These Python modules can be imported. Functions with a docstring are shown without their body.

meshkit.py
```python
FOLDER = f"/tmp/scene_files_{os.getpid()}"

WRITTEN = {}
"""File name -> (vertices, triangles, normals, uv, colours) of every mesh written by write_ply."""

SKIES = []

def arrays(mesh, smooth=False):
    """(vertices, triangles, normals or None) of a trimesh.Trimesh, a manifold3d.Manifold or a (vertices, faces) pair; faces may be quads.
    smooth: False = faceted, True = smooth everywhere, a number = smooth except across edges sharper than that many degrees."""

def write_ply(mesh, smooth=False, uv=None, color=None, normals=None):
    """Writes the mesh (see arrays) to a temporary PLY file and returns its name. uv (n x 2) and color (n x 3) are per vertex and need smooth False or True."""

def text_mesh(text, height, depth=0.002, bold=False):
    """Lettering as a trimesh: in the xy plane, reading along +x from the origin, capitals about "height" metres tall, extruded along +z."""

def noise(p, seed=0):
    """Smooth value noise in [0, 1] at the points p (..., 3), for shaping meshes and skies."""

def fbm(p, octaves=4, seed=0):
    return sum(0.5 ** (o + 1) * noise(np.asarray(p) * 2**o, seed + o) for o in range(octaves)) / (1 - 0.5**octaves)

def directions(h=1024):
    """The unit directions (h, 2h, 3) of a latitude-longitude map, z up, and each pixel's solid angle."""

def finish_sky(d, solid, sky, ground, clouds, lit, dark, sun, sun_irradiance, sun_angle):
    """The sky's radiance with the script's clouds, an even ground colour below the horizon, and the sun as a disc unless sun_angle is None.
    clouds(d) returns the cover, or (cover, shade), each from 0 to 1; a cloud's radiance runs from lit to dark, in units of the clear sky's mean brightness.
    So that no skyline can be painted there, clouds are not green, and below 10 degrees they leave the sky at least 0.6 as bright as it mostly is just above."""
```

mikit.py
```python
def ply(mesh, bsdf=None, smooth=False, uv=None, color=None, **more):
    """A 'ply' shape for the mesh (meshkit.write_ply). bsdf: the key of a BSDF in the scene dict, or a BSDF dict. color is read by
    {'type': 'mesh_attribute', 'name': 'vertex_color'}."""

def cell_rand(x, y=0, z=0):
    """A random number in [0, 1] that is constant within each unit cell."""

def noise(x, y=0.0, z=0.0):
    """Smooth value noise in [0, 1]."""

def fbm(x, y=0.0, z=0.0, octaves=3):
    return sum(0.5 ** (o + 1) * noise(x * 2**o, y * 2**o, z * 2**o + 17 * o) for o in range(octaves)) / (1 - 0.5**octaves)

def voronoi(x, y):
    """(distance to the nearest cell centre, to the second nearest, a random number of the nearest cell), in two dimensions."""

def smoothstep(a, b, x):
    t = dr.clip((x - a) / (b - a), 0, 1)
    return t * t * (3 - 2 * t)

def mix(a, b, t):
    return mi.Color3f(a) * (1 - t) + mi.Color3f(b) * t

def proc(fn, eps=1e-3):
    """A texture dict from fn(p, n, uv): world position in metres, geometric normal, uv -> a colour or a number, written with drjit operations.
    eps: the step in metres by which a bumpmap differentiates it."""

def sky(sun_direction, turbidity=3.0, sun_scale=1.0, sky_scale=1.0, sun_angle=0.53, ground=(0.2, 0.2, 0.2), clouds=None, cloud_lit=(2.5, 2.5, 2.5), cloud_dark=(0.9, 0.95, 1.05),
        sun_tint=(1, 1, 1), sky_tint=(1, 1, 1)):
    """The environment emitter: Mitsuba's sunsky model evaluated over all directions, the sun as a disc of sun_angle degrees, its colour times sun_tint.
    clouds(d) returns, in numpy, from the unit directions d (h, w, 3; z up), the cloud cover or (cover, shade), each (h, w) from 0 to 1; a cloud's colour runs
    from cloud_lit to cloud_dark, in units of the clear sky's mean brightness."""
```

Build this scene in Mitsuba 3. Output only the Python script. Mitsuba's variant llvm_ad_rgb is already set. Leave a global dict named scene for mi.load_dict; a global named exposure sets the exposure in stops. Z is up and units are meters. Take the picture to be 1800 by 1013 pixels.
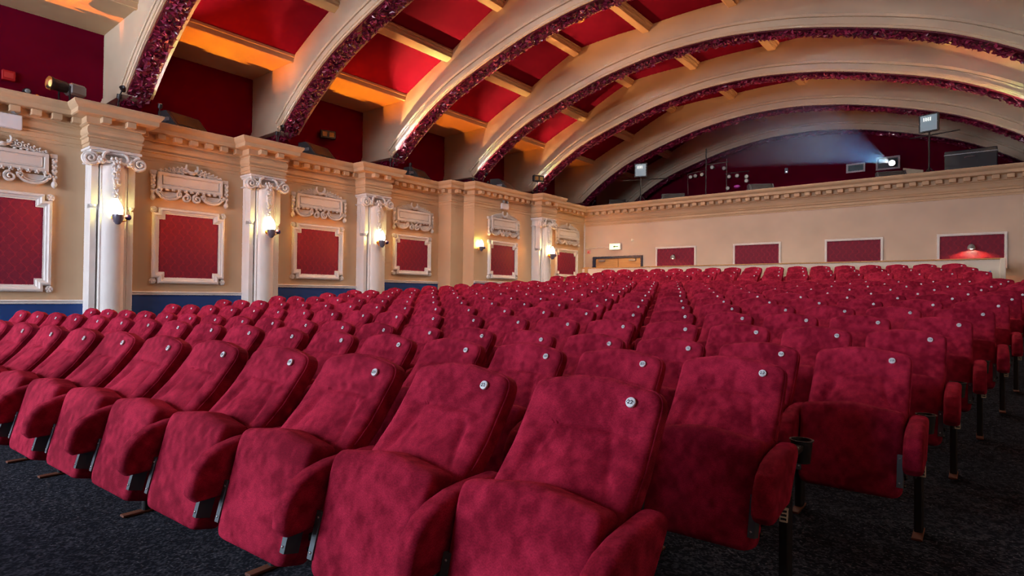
import math, random
import numpy as np
import trimesh
import drjit as dr
import mitsuba as mi
import mikit, meshkit
from shapely.geometry import Polygon, box as sbox
from shapely.ops import unary_union

T = mi.ScalarTransform4f
random.seed(7)
rng = np.random.default_rng(11)
PI = math.pi
scene, labels = {}, {}

# ------------------------------------------------------------------ camera, light, exposure
CZ = 1.15                                   # eye height above the carpet of the front row
K = 1.04                                    # room units -> metres
ROOM = T().translate([0, 0, CZ]).scale([K, K, K]).translate([0, 0, -1.25])
_y, _p, _r = math.radians(39.38), math.radians(0.68), math.radians(0.67)
_fw = np.array([-math.sin(_y) * math.cos(_p), math.cos(_y) * math.cos(_p), math.sin(_p)])
_rt = np.array([math.cos(_y), math.sin(_y), 0.0])
_up = np.cross(_rt, _fw)
_rt2 = _rt * math.cos(_r) + _up * math.sin(_r)
_up2 = np.cross(_rt2, _fw)
scene['camera'] = {
    'type': 'perspective', 'fov_axis': 'x', 'fov': math.degrees(2 * math.atan(900 / 1028.0)),
    'near_clip': 0.05, 'far_clip': 200.0,
    'to_world': T().look_at(origin=[0, 0, CZ], target=list(np.array([0, 0, CZ]) + _fw), up=list(_up2)),
}
exposure = 0.25
SCREEN_L = (9.8, 10.6, 12.0)               # the lit cinema screen on the stage, behind the camera
DOWNLIGHT = (18.0, 14.8, 11.6)              # recessed lamps in the vault
SOFFIT = (27.0, 6.2, 0.35)                   # amber lamps on the ledge
UPLIGHT = (130.0, 62.0, 24.0)                  # lamps at the feet of the ribs
SCONCE = (200.0, 64.0, 13.0)
BEAM = (150.0, 310.0, 560.0)

# ------------------------------------------------------------------ helpers
def rgb(*c):
    c = c[0] if len(c) == 1 else c
    return {'type': 'rgb', 'value': [float(x) for x in c]}

def srgb(r, g, b):
    f = lambda x: (x / 255 / 12.92) if x <= 10 else ((x / 255 + 0.055) / 1.055) ** 2.4
    return (f(r), f(g), f(b))

def mat(key, d):
    scene[key] = {'type': 'twosided', 'bsdf': d, 'id': key} if d['type'] not in ('null', 'dielectric', 'thindielectric') else {**d, 'id': key}
    return key

def pr(color, rough=0.6, metal=0.0, spec=0.5, **k):
    return {'type': 'principled', 'base_color': color if isinstance(color, dict) else rgb(color), 'roughness': rough, 'metallic': metal, 'specular': spec, **k}

used = {}
def numbered(name):
    n = used.get(name, -1) + 1
    used[name] = n
    return name if n == 0 else f'{name}_{n:03d}'

def lab(key, label=None, cat=None, group=None, kind=None):
    d = {}
    if label: d['label'] = label
    if cat: d['category'] = cat
    if group: d['group'] = group
    if kind: d['kind'] = kind
    labels[key] = d

def thing(name, label, cat, group=None):
    key = numbered(name)
    lab(key, label, cat, group)
    return key

def struct(name):
    lab(name, kind='structure')
    return name

def shape(mesh, m, smooth=False, emit=None, weight=None, **k):
    d = mikit.ply(mesh, m, smooth=smooth, **k)
    if emit is not None:
        d['emitter'] = {'type': 'area', 'radiance': rgb(emit)}
        if weight: d['emitter']['sampling_weight'] = float(weight)
    return d

def put(parent, name, d, tw=None):
    """One entry of the scene: the shape dict d as the part 'name' of 'parent' (or as 'name' itself)."""
    key = numbered(f'{parent}__{name}') if parent else name
    scene[key] = {**d, 'to_world': tw} if tw is not None else dict(d)
    return key

def cat(*ms):
    vs, fs, n = [], [], 0
    for m in ms:
        if isinstance(m, trimesh.Trimesh): m = (np.array(m.vertices), np.array(m.faces))
        v, f = np.asarray(m[0], float), np.asarray(m[1], int)
        if f.shape[1] == 4: f = np.vstack([f[:, [0, 1, 2]], f[:, [0, 2, 3]]])
        vs.append(v); fs.append(f + n); n += len(v)
    return np.vstack(vs), np.vstack(fs)

def mv(m, t=(0, 0, 0), s=1.0, rx=0, ry=0, rz=0):
    m = cat(m)
    v = m[0] * s
    for a, ax in ((rx, 0), (ry, 1), (rz, 2)):
        if a:
            c, q = math.cos(a), math.sin(a)
            i, j = [(1, 2), (2, 0), (0, 1)][ax]
            w = v.copy(); w[:, i] = c * v[:, i] - q * v[:, j]; w[:, j] = q * v[:, i] + c * v[:, j]; v = w
    return v + np.array(t, float), m[1]

BOXF = np.array([[0, 1, 3, 2], [4, 6, 7, 5], [0, 4, 5, 1], [2, 3, 7, 6], [0, 2, 6, 4], [1, 5, 7, 3]])
def bx(x0, x1, y0, y1, z0, z1):
    v = np.array([[x, y, z] for x in (x0, x1) for y in (y0, y1) for z in (z0, z1)], float)
    return v, BOXF

def rbox(x0, x1, y0, y1, z0, z1, r=0.01):
    """A box with chamfered edges (convex hull of eight little corners)."""
    p = []
    for x, sx in ((x0, 1), (x1, -1)):
        for y, sy in ((y0, 1), (y1, -1)):
            for z, sz in ((z0, 1), (z1, -1)):
                p += [[x, y + sy * r, z + sz * r], [x + sx * r, y, z + sz * r], [x + sx * r, y + sy * r, z]]
    h = trimesh.convex.convex_hull(np.array(p, float))
    return np.array(h.vertices), np.array(h.faces)

def tube(pts, rad, sides=8, cap=True):
    p = np.asarray(pts, float)
    rad = np.broadcast_to(np.asarray(rad, float), (len(p),))
    t = np.gradient(p, axis=0); t /= np.linalg.norm(t, axis=1, keepdims=True) + 1e-12
    a = np.cross(t[0], [0, 0, 1.0]) if abs(t[0][2]) < 0.9 else np.cross(t[0], [1.0, 0, 0])
    fr = []
    for k in range(len(p)):
        a = a - t[k] * (a @ t[k]); a /= np.linalg.norm(a) + 1e-12
        fr.append((a, np.cross(t[k], a)))
    ang = np.arange(sides) * 2 * PI / sides
    v = np.array([p[k] + rad[k] * (np.cos(ang)[:, None] * fr[k][0] + np.sin(ang)[:, None] * fr[k][1]) for k in range(len(p))])
    i, j = np.meshgrid(np.arange(len(p) - 1), np.arange(sides), indexing='ij')
    q = np.stack([i * sides + j, i * sides + (j + 1) % sides, (i + 1) * sides + (j + 1) % sides, (i + 1) * sides + j], -1).reshape(-1, 4)
    f = np.vstack([q[:, [0, 1, 2]], q[:, [0, 2, 3]]])
    v = v.reshape(-1, 3)
    if cap:
        n = len(v); v = np.vstack([v, p[0], p[-1]])
        e = (len(p) - 1) * sides
        f = np.vstack([f, [[n, (k + 1) % sides, k] for k in range(sides)], [[n + 1, e + k, e + (k + 1) % sides] for k in range(sides)]])
    return v, f

def lathe(prof, n=20, a0=0.0, a1=2 * PI):
    """Revolve (r, z) points about z."""
    prof = np.asarray(prof, float)
    full = abs(a1 - a0 - 2 * PI) < 1e-6
    ang = np.linspace(a0, a1, n, endpoint=not full)
    v = np.array([[r * math.cos(a), r * math.sin(a), z] for a in ang for r, z in prof])
    m, f = len(prof), []
    for k in range(n if full else n - 1):
        for i in range(m - 1):
            a, b = k * m + i, ((k + 1) % n) * m + i
            f.append([a, b, b + 1, a + 1])
    return v, np.array(f)

def disc(c, nrm, r, n=14):
    """A flat disc that faces nrm."""
    nrm = np.array(nrm, float) / np.linalg.norm(nrm)
    a = np.cross(nrm, [0, 0, 1.0] if abs(nrm[2]) < .9 else [1.0, 0, 0]); a /= np.linalg.norm(a); b = np.cross(nrm, a)
    t = np.arange(n) * 2 * PI / n
    v = np.vstack([np.array(c, float) + r * (np.cos(t)[:, None] * a + np.sin(t)[:, None] * b), [c]])
    return v, np.array([[n, k, (k + 1) % n] for k in range(n)])

_ico = trimesh.creation.icosphere(subdivisions=1); _ico2 = trimesh.creation.icosphere(subdivisions=2)
def blob(c, r, lv=1):
    m = _ico if lv == 1 else _ico2
    return np.array(m.vertices) * np.array(r, float) + np.array(c, float), np.array(m.faces)

def sweep(path, prof, closed=False, up=None):
    """Mitred sweep in a plane. path: 2-D points; prof: (offset to the right of travel, height). Returns vertices (a, b, height)."""
    P = np.asarray(path, float); n = len(P)
    d = (np.roll(P, -1, 0) - P) if closed else np.diff(P, axis=0)
    d /= np.linalg.norm(d, axis=1, keepdims=True)
    nr = np.stack([d[:, 1], -d[:, 0]], 1)
    V = []
    for k in range(n):
        if closed: n0, n1 = nr[k - 1], nr[k]
        else: n0, n1 = nr[max(k - 1, 0)], nr[min(k, n - 2)]
        m = n0 + n1; m /= max(1e-9, (m @ n1)) if abs(m @ n1) > 1e-6 else 1
        for o, h in prof: V.append([*(P[k] + m * o), h])
    m = len(prof); F = []
    for k in range(n if closed else n - 1):
        for i in range(m - 1):
            a, b = k * m + i, ((k + 1) % n) * m + i
            F.append([a, a + 1, b + 1, b])
    return np.array(V), np.array(F)

def extrude(poly, h0, h1):
    m = trimesh.creation.extrude_polygon(poly, h1 - h0, engine='earcut')
    v = np.array(m.vertices); v[:, 2] += h0
    return v, np.array(m.faces)

def axes(m, order):
    """Reorder the axes of a mesh, e.g. 'zxy': new x = old z ..."""
    v, f = cat(m)
    return np.stack([(-1 if o.isupper() else 1) * v[:, 'xyz'.index(o.lower())] for o in order], 1), f

def pillow(outline, D, r, rings, place, relief=None, back_r=None, bulge=0.0, c=None, smooth=50):
    """A cushion: the closed outline (u, v) as a slab of thickness D with edges rounded by r, its points (u, v, h) put in space by place(); h = 0 is the front."""
    o = np.asarray(outline, float); c = o.mean(0) if c is None else np.array(c)
    L = np.linalg.norm(o - c, axis=1, keepdims=True)
    def side(rr, front):
        out = []
        for th in (0.0, 0.3, 0.6, 1.0):
            th *= PI / 2
            s = 1 - rr * (1 - math.sin(PI / 2 - th) if False else 1 - math.cos(th)) / L if th else np.ones_like(L)
            s = 1 - rr * (1 - math.cos(th)) / L
            out.append((s, -rr * (1 - math.sin(th))))
        s1 = out[-1][0]
        for k in range(1, rings):
            out.append((s1 * (1 - k / rings), 0.0))
        return out
    V, F = [], []
    n = len(o)
    def emit_side(lst, front):
        ids = []
        for s, h in lst:
            p = c + s * (o - c)
            q = np.clip(np.linalg.norm(p - c, axis=1) / L[:, 0], 0, 1)
            hh = np.full(n, h) + (bulge * (1 - q ** 2) if front else 0)
            if front and relief is not None: hh = hh + relief(p[:, 0], p[:, 1])
            z = hh if front else -D - hh
            ids.append(len(V) and sum(len(x) for x in V) or 0)
            V.append(np.column_stack([p, z]))
        hc = bulge if front else 0
        if front and relief is not None: hc = hc + float(relief(np.array([c[0]]), np.array([c[1]]))[0])
        ids.append(sum(len(x) for x in V)); V.append(np.array([[c[0], c[1], hc if front else -D]]))
        return ids
    fi = emit_side(side(r, True), True)
    bi = emit_side([(s, h) for s, h in side(back_r or r, False)][:5], False)
    k = np.arange(n); k2 = (k + 1) % n
    def strip(a, b, flip):
        q = np.stack([a + k, a + k2, b + k2, b + k], 1)
        return q[:, ::-1] if flip else q
    for a, b in zip(fi[:-2], fi[1:-1]): F.append(strip(a, b, False))
    for a, b in zip(bi[:-2], bi[1:-1]): F.append(strip(a, b, True))
    F.append(strip(fi[0], bi[0], True))
    Q = np.vstack(F); tri = np.vstack([Q[:, [0, 1, 2]], Q[:, [0, 2, 3]]])
    tri = np.vstack([tri, np.stack([fi[-2] + k, fi[-2] + k2, np.full(n, fi[-1])], 1), np.stack([bi[-2] + k2, bi[-2] + k, np.full(n, bi[-1])], 1)])
    v = np.vstack(V)
    return place(v[:, 0], v[:, 1], v[:, 2]), tri

def round_poly(pts, radii, per=5):
    """A polygon with rounded corners, as a dense outline."""
    P = np.asarray(pts, float); n = len(P); out = []
    for k in range(n):
        a, b, c = P[k - 1], P[k], P[(k + 1) % n]
        u, w = (a - b) / np.linalg.norm(a - b), (c - b) / np.linalg.norm(c - b)
        ang = math.acos(np.clip(u @ w, -1, 1)); d = radii[k] / math.tan(ang / 2)
        p0, p2 = b + u * d, b + w * d
        for t in np.linspace(0, 1, per): out.append((1 - t) ** 2 * p0 + 2 * t * (1 - t) * b + t * t * p2)
    return np.array(out)

def densify(o, step):
    out = []
    for a, b in zip(o, np.roll(o, -1, 0)):
        m = max(1, int(np.linalg.norm(b - a) / step))
        out += [a + (b - a) * k / m for k in range(m)]
    return np.array(out)

def spotlight(name, pos, tgt, col, cut=38, beam=22, w=1.0):
    p = np.array(ROOM @ mi.ScalarPoint3f(*pos)); q = np.array(ROOM @ mi.ScalarPoint3f(*tgt))
    up = [0, 1, 0] if abs((q - p)[2]) > .9 * np.linalg.norm(q - p) else [0, 0, 1]
    scene[name] = {'type': 'spot', 'to_world': T().look_at(origin=list(p), target=list(q), up=up), 'intensity': rgb(col), 'cutoff_angle': float(cut), 'beam_width': float(beam), 'sampling_weight': float(w)}

# ------------------------------------------------------------------ materials
N, FB, SS, MIX = mikit.noise, mikit.fbm, mikit.smoothstep, mikit.mix

def velvet(p, n, uv):
    a = FB(p.x * 6.0, p.y * 6.0, p.z * 5.0, 4)
    b = FB(p.x * 34.0 + 5, p.y * 28.0, p.z * 22.0, 2)
    g = N(p.x * 300, p.y * 300, p.z * 300)
    t = SS(0.30, 0.74, a * 0.55 + b * 0.45)
    return MIX((0.165, 0.0036, 0.019), (0.39, 0.018, 0.054), t) * (0.74 + 0.52 * g)
mat('velvet', pr(mikit.proc(velvet), 0.9, spec=0.12, sheen=0.30, sheen_tint=0.8))

def carpet_fn(p, n, uv):
    g = N(p.x * 130, p.y * 130, p.z * 130)
    h = N(p.x * 48, p.y * 48, p.z * 48)
    q = FB(p.x * 2.2, p.y * 2.2, 0, 2)
    c = MIX((0.011, 0.014, 0.021), (0.042, 0.048, 0.066), SS(0.35, 0.8, g * 0.6 + h * 0.4))
    return MIX(c, (0.11, 0.11, 0.13), SS(0.86, 0.95, g)) * (0.8 + 0.4 * q)
mat('carpet', pr(mikit.proc(carpet_fn), 1.0, spec=0.02))

def paint(col, amp=0.10, sc=1.3):
    def fn(p, n, uv):
        a = FB(p.x * sc, p.y * sc, p.z * sc, 3)
        return mi.Color3f(col) * (1 - amp + 2 * amp * a)
    return mikit.proc(fn)
TAN = (0.55, 0.390, 0.245)
mat('tan_paint', pr(paint(TAN), 0.6, spec=0.3))
mat('rear_paint', pr(paint((0.60, 0.475, 0.375)), 0.6, spec=0.3))
mat('cream_paint', pr(paint((0.61, 0.490, 0.355), 0.12, 1.1), 0.55, spec=0.3))
mat('soffit_paint', pr(paint((0.58, 0.41, 0.24), 0.08), 0.6, spec=0.3))
mat('plaster', pr(paint((0.74, 0.725, 0.71), 0.06, 3.0), 0.45, spec=0.4))
mat('panel_plaster', pr(paint((0.60, 0.58, 0.56), 0.07, 4.0), 0.5, spec=0.4))
mat('blue_dado', pr(paint((0.012, 0.055, 0.22), 0.1), 0.45))
def red_felt_fn(p, n, uv):
    a = FB(p.x * 1.5, p.y * 1.5, p.z * 1.5, 3)
    return mi.Color3f(0.118, 0.0013, 0.0165) * (0.75 + 0.5 * a)
mat('red_felt', pr(mikit.proc(red_felt_fn), 0.9, spec=0.05))

def damask_fn(p, n, uv):
    a = dr.select(dr.abs(n.x) > 0.7, p.y, p.x) * (1 / 0.155)
    z = p.z * (1 / 0.24)
    w = 0.25 * dr.sin(2 * PI * z)
    d1 = dr.abs((a + w) - dr.round(a + w)); d2 = dr.abs((a - w + 0.5) - dr.round(a - w + 0.5))
    line = 1 - SS(0.03, 0.075, dr.minimum(d1, d2))
    ca = a * 2 - dr.round(a * 2); cz = z * 2 + (dr.round(a * 2) * 0.5 - dr.floor(dr.round(a * 2) * 0.5)); cz = cz - dr.round(cz)
    rr = dr.sqrt(ca * ca + cz * cz * 1.4)
    th = dr.atan2(cz, ca)
    fl = 1 - SS(0.20, 0.30, rr + 0.07 * dr.sin(5 * th))
    g = N(p.x * 90, p.y * 90, p.z * 90)
    c = MIX((0.165, 0.012, 0.036), (0.255, 0.014, 0.038), line * 0.9)
    return MIX(c, (0.115, 0.009, 0.038), fl * 0.5) * (0.92 + 0.16 * g)
mat('damask', pr(mikit.proc(damask_fn), 0.7, spec=0.3))

mat('leaf_red', pr({'type': 'mesh_attribute', 'name': 'vertex_color'}, 0.30, spec=0.8))
mat('black_metal', pr((0.012, 0.013, 0.016), 0.45))
mat('dark_box', pr((0.022, 0.026, 0.032), 0.6))
mat('grey_metal', pr((0.30, 0.33, 0.36), 0.35, metal=0.7))
mat('steel_blue', pr((0.06, 0.085, 0.105), 0.5, metal=0.25))
mat('bright_steel', pr((0.55, 0.57, 0.60), 0.3, metal=0.9))
mat('badge_grey', pr((0.55, 0.60, 0.66), 0.35, spec=0.6))
mat('ink', pr((0.02, 0.025, 0.04), 0.6))
mat('white_plastic', pr((0.72, 0.74, 0.80), 0.4))
mat('cream_board', pr(paint((0.78, 0.72, 0.60), 0.06), 0.5))
mat('oak_trim', pr((0.50, 0.28, 0.11), 0.5))
def wood_fn(p, n, uv):
    a = FB(p.x * 3, p.y * 3, p.z * 26, 3)
    return MIX((0.42, 0.21, 0.07), (0.62, 0.36, 0.14), a)
mat('door_wood', pr(mikit.proc(wood_fn), 0.4))
mat('blue_frame', pr((0.010, 0.022, 0.06), 0.4))
mat('rust_strip', pr((0.11, 0.035, 0.02), 0.7))
mat('blue_glass', pr((0.02, 0.02, 0.12), 0.1, spec=0.8))
mat('mosaic', pr((0.16, 0.15, 0.20), 0.25, metal=0.3))
mat('red_plastic', pr((0.45, 0.01, 0.015), 0.5))
mat('lamp_off', pr((0.34, 0.42, 0.46), 0.2, metal=0.3))
mat('lamp_white', pr((0.9, 0.9, 0.9), 0.5))
mat('beige_box', pr((0.36, 0.34, 0.25), 0.6))
mat('screen_white', pr((0.8, 0.8, 0.8), 0.8))
mat('brass', pr((0.45, 0.22, 0.07), 0.35, metal=0.6))

# ------------------------------------------------------------------ floor (real metres; carpet rake follows the seat rows)
ANG = math.radians(-5.87)
ROWS = [(-0.83, 1.594, 0.01, 12), (-0.765, 2.662, 0.0, 17), (-0.409, 3.701, 0.0, 19), (-0.315, 4.762, 0.062, 19), (-0.2, 5.808, 0.129, 20), (-0.062, 6.752, 0.20, 20),
        (0.051, 7.75, 0.27, 20), (0.175, 8.72, 0.34, 21), (0.297, 9.745, 0.402, 21), (0.42, 10.70, 0.47, 21), (0.53, 11.68, 0.537, 21), (0.65, 12.68, 0.60, 21), (0.76, 13.66, 0.666, 21)]
BACK = [(-0.079, 14.75, 0.85, 19), (-0.304, 15.65, 0.973, 18), (-0.525, 16.55, 1.098, 17)]
ANGB = math.radians(-3.5)
PITCH = 0.54
dB = np.array([math.sin(ANG), math.cos(ANG)])          # towards the back of the hall
vk = [-9.0] + [-0.0] + [x * dB[0] + y * dB[1] for x, y, z, n in ROWS] + [18.8, 25.0]
zk = [0.0] + [0.0] + [z for x, y, z, n in ROWS] + [0.72, 0.72]
xs = np.linspace(-14.5, 4.5, 20); ys = np.linspace(-9.2, 18.6, 90)
V = []; F = []
for j, y in enumerate(ys):
    for i, x in enumerate(xs):
        V.append([x, y, float(np.interp(x * dB[0] + y * dB[1], vk, zk))])
for j in range(len(ys) - 1):
    for i in range(len(xs) - 1):
        a = j * len(xs) + i
        F.append([a, a + 1, a + 1 + len(xs), a + len(xs)])
struct('floor'); scene['floor'] = shape((np.array(V), np.array(F)), 'carpet', smooth=True)
# the three raised steps of the rear block
for k, (x, y, z, n) in enumerate(BACK):
    m = bx(-0.54 * n - 0.1, 0.42, -0.72, (0.24 if k < 2 else 0.50), -0.9, 0)
    d = shape(m, 'carpet')
    put('floor', 'riser_step', d, T().translate([x, y, z]).rotate([0, 0, 1], math.degrees(-ANGB)))

# ------------------------------------------------------------------ the hall (room units, placed by ROOM)
XL, YR, XR = -12.2, 17.75, 3.2
CX = -5.6                                   # axis of the vault
YA = [3.80, 6.86, 10.06, 13.26, 16.27, 19.48, 22.75]
TH = 0.42
YBACK = 23.5
wallpath = [(XL, -8), (XL, 11.52), (-11.69, 11.52), (-11.69, 12.02), (-11.27, 12.02), (-11.27, YR)]
struct('wall_left'); scene['wall_left'] = shape(sweep(wallpath, [(0, -1), (0, 4.3)]), 'tan_paint'); scene['wall_left']['to_world'] = ROOM
struct('wall_rear'); scene['wall_rear'] = {**shape(sweep([(-11.27, YR), (XR, YR)], [(0, -1), (0, 4.3)]), 'rear_paint'), 'to_world': ROOM}
struct('wall_right'); scene['wall_right'] = {**shape(cat(sweep([(XR, YR), (XR, -8)], [(0, -1), (0, 4.1)]), bx(0.95, XR, -8, YR + 5.5, 4.1, 4.35), bx(2.6, 2.7, -8, YBACK, 4.3, 6.6)), 'tan_paint'), 'to_world': ROOM}
struct('wall_front'); scene['wall_front'] = {**shape(cat(bx(-14, XR + .1, -8.3, -8.0, -1, 1.0), bx(-14, XR + .1, -8.3, -8, 5.9, 9), bx(-14, -10.4, -8.3, -8, 1.0, 5.9), bx(-.8, XR + .1, -8.3, -8, 1.0, 5.9)), 'red_felt'), 'to_world': ROOM}
struct('wall_upper_left'); scene['wall_upper_left'] = {**shape(bx(-13.9, -13.8, -8, YBACK, 4.2, 6.5), 'red_felt'), 'to_world': ROOM}
struct('wall_gallery'); scene['wall_gallery'] = {**shape(bx(-13.9, 2.7, YBACK, YBACK + .1, 4.0, 9), 'red_felt'), 'to_world': ROOM}

# dado and its rail, stepping up bay by bay
for (y0, y1, zt, x) in [(-8, 3.14, 1.08, XL), (3.76, 5.92, 1.24, XL), (6.54, 8.78, 1.43, XL), (9.38, 11.52, 1.61, XL), (12.02, 14.66, 1.64, -11.27), (15.34, YR, 1.75, -11.27)]:
    put('wall_left', 'dado', shape(bx(x, x + 0.012, y0, y1, -0.9, zt - 0.07), 'blue_dado'), ROOM)
    put('wall_left', 'dado_rail', shape(axes(sweep([(y0, 0), (y1, 0)], [(0, zt - .075), (-.028, zt - .07), (-.04, zt - .05), (-.04, zt - .015), (-.03, zt), (0, zt)]), 'yxz') if False else
        cat(rbox(x, x + 0.035, y0, y1, zt - .07, zt, .008), rbox(x, x + .05, y0, y1, zt - .03, zt - .008, .006)), 'plaster'), ROOM)

# entablature: one run of mouldings with a ressaut over every column
COL = [(XL, 3.45), (XL, 6.22), (XL, 9.08), (-11.27, 15.0)]
cp = [(XL, -8)]
for x, y in COL[:3]: cp += [(x, y - .37), (x + .40, y - .37), (x + .40, y + .37), (x, y + .37)]
cp += [(XL, 11.52), (-11.69, 11.52), (-11.69, 12.02), (-11.27, 12.02)]
x, y = COL[3]; cp += [(x, y - .37), (x + .40, y - .37), (x + .40, y + .37), (x, y + .37), (-11.27, YR), (XR, YR)]
eprof = [(-.3, 3.70), (0.012, 3.70), (.012, 3.755), (.03, 3.757), (.03, 3.83), (.055, 3.845), (.055, 3.868), (.02, 3.872), (.045, 3.91), (.056, 3.955), (.052, 4.0), (.028, 4.035), (.028, 4.05), (.05, 4.055), (.075, 4.07),
         (.075, 4.175), (.215, 4.185), (.235, 4.195), (.235, 4.265), (.255, 4.285), (.28, 4.315), (.30, 4.355), (.30, 4.38), (-.28, 4.392)]
struct('trim_1'); scene['trim_1'] = {**shape(sweep(cp, eprof), 'tan_paint'), 'to_world': ROOM}
dent = shape(rbox(-0.07, 0.07, 0, 0.135, 4.082, 4.18, .008), 'tan_paint')
nd = 0
for a, b in zip(cp[:-1], cp[1:]):
    a, b = np.array(a), np.array(b); L = np.linalg.norm(b - a); d = (b - a) / L
    if a[1] < 1.4 and d[1] > .5: a = np.array([a[0], 1.45]); L = np.linalg.norm(b - a)
    if b[0] > 1.2: b = np.array([1.0, b[1]]); L = np.linalg.norm(b - a)
    if L < 0.45: continue
    m = max(1, int(round((L - .1) / 0.262)))
    for k in range(m):
        q = a + d * (L * (k + .5) / m); nrm = np.array([d[1], -d[0]])
        q = q + nrm * 0.07
        put('trim_1', 'bracket', dent, ROOM.translate([q[0], q[1], 0]).rotate([0, 0, 1], math.degrees(math.atan2(-nrm[0], nrm[1]))))
# ledge behind the cornice and floor of the gallery
put('trim_1', 'ledge', shape(cat(bx(-13.85, -12.2, -8, YBACK, 4.28, 4.365), bx(-12.2, -11.3, 12.0, YBACK, 4.28, 4.366), bx(-11.3, XR, YR + .05, YBACK, 4.28, 4.367)), 'red_felt'), ROOM)

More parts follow.
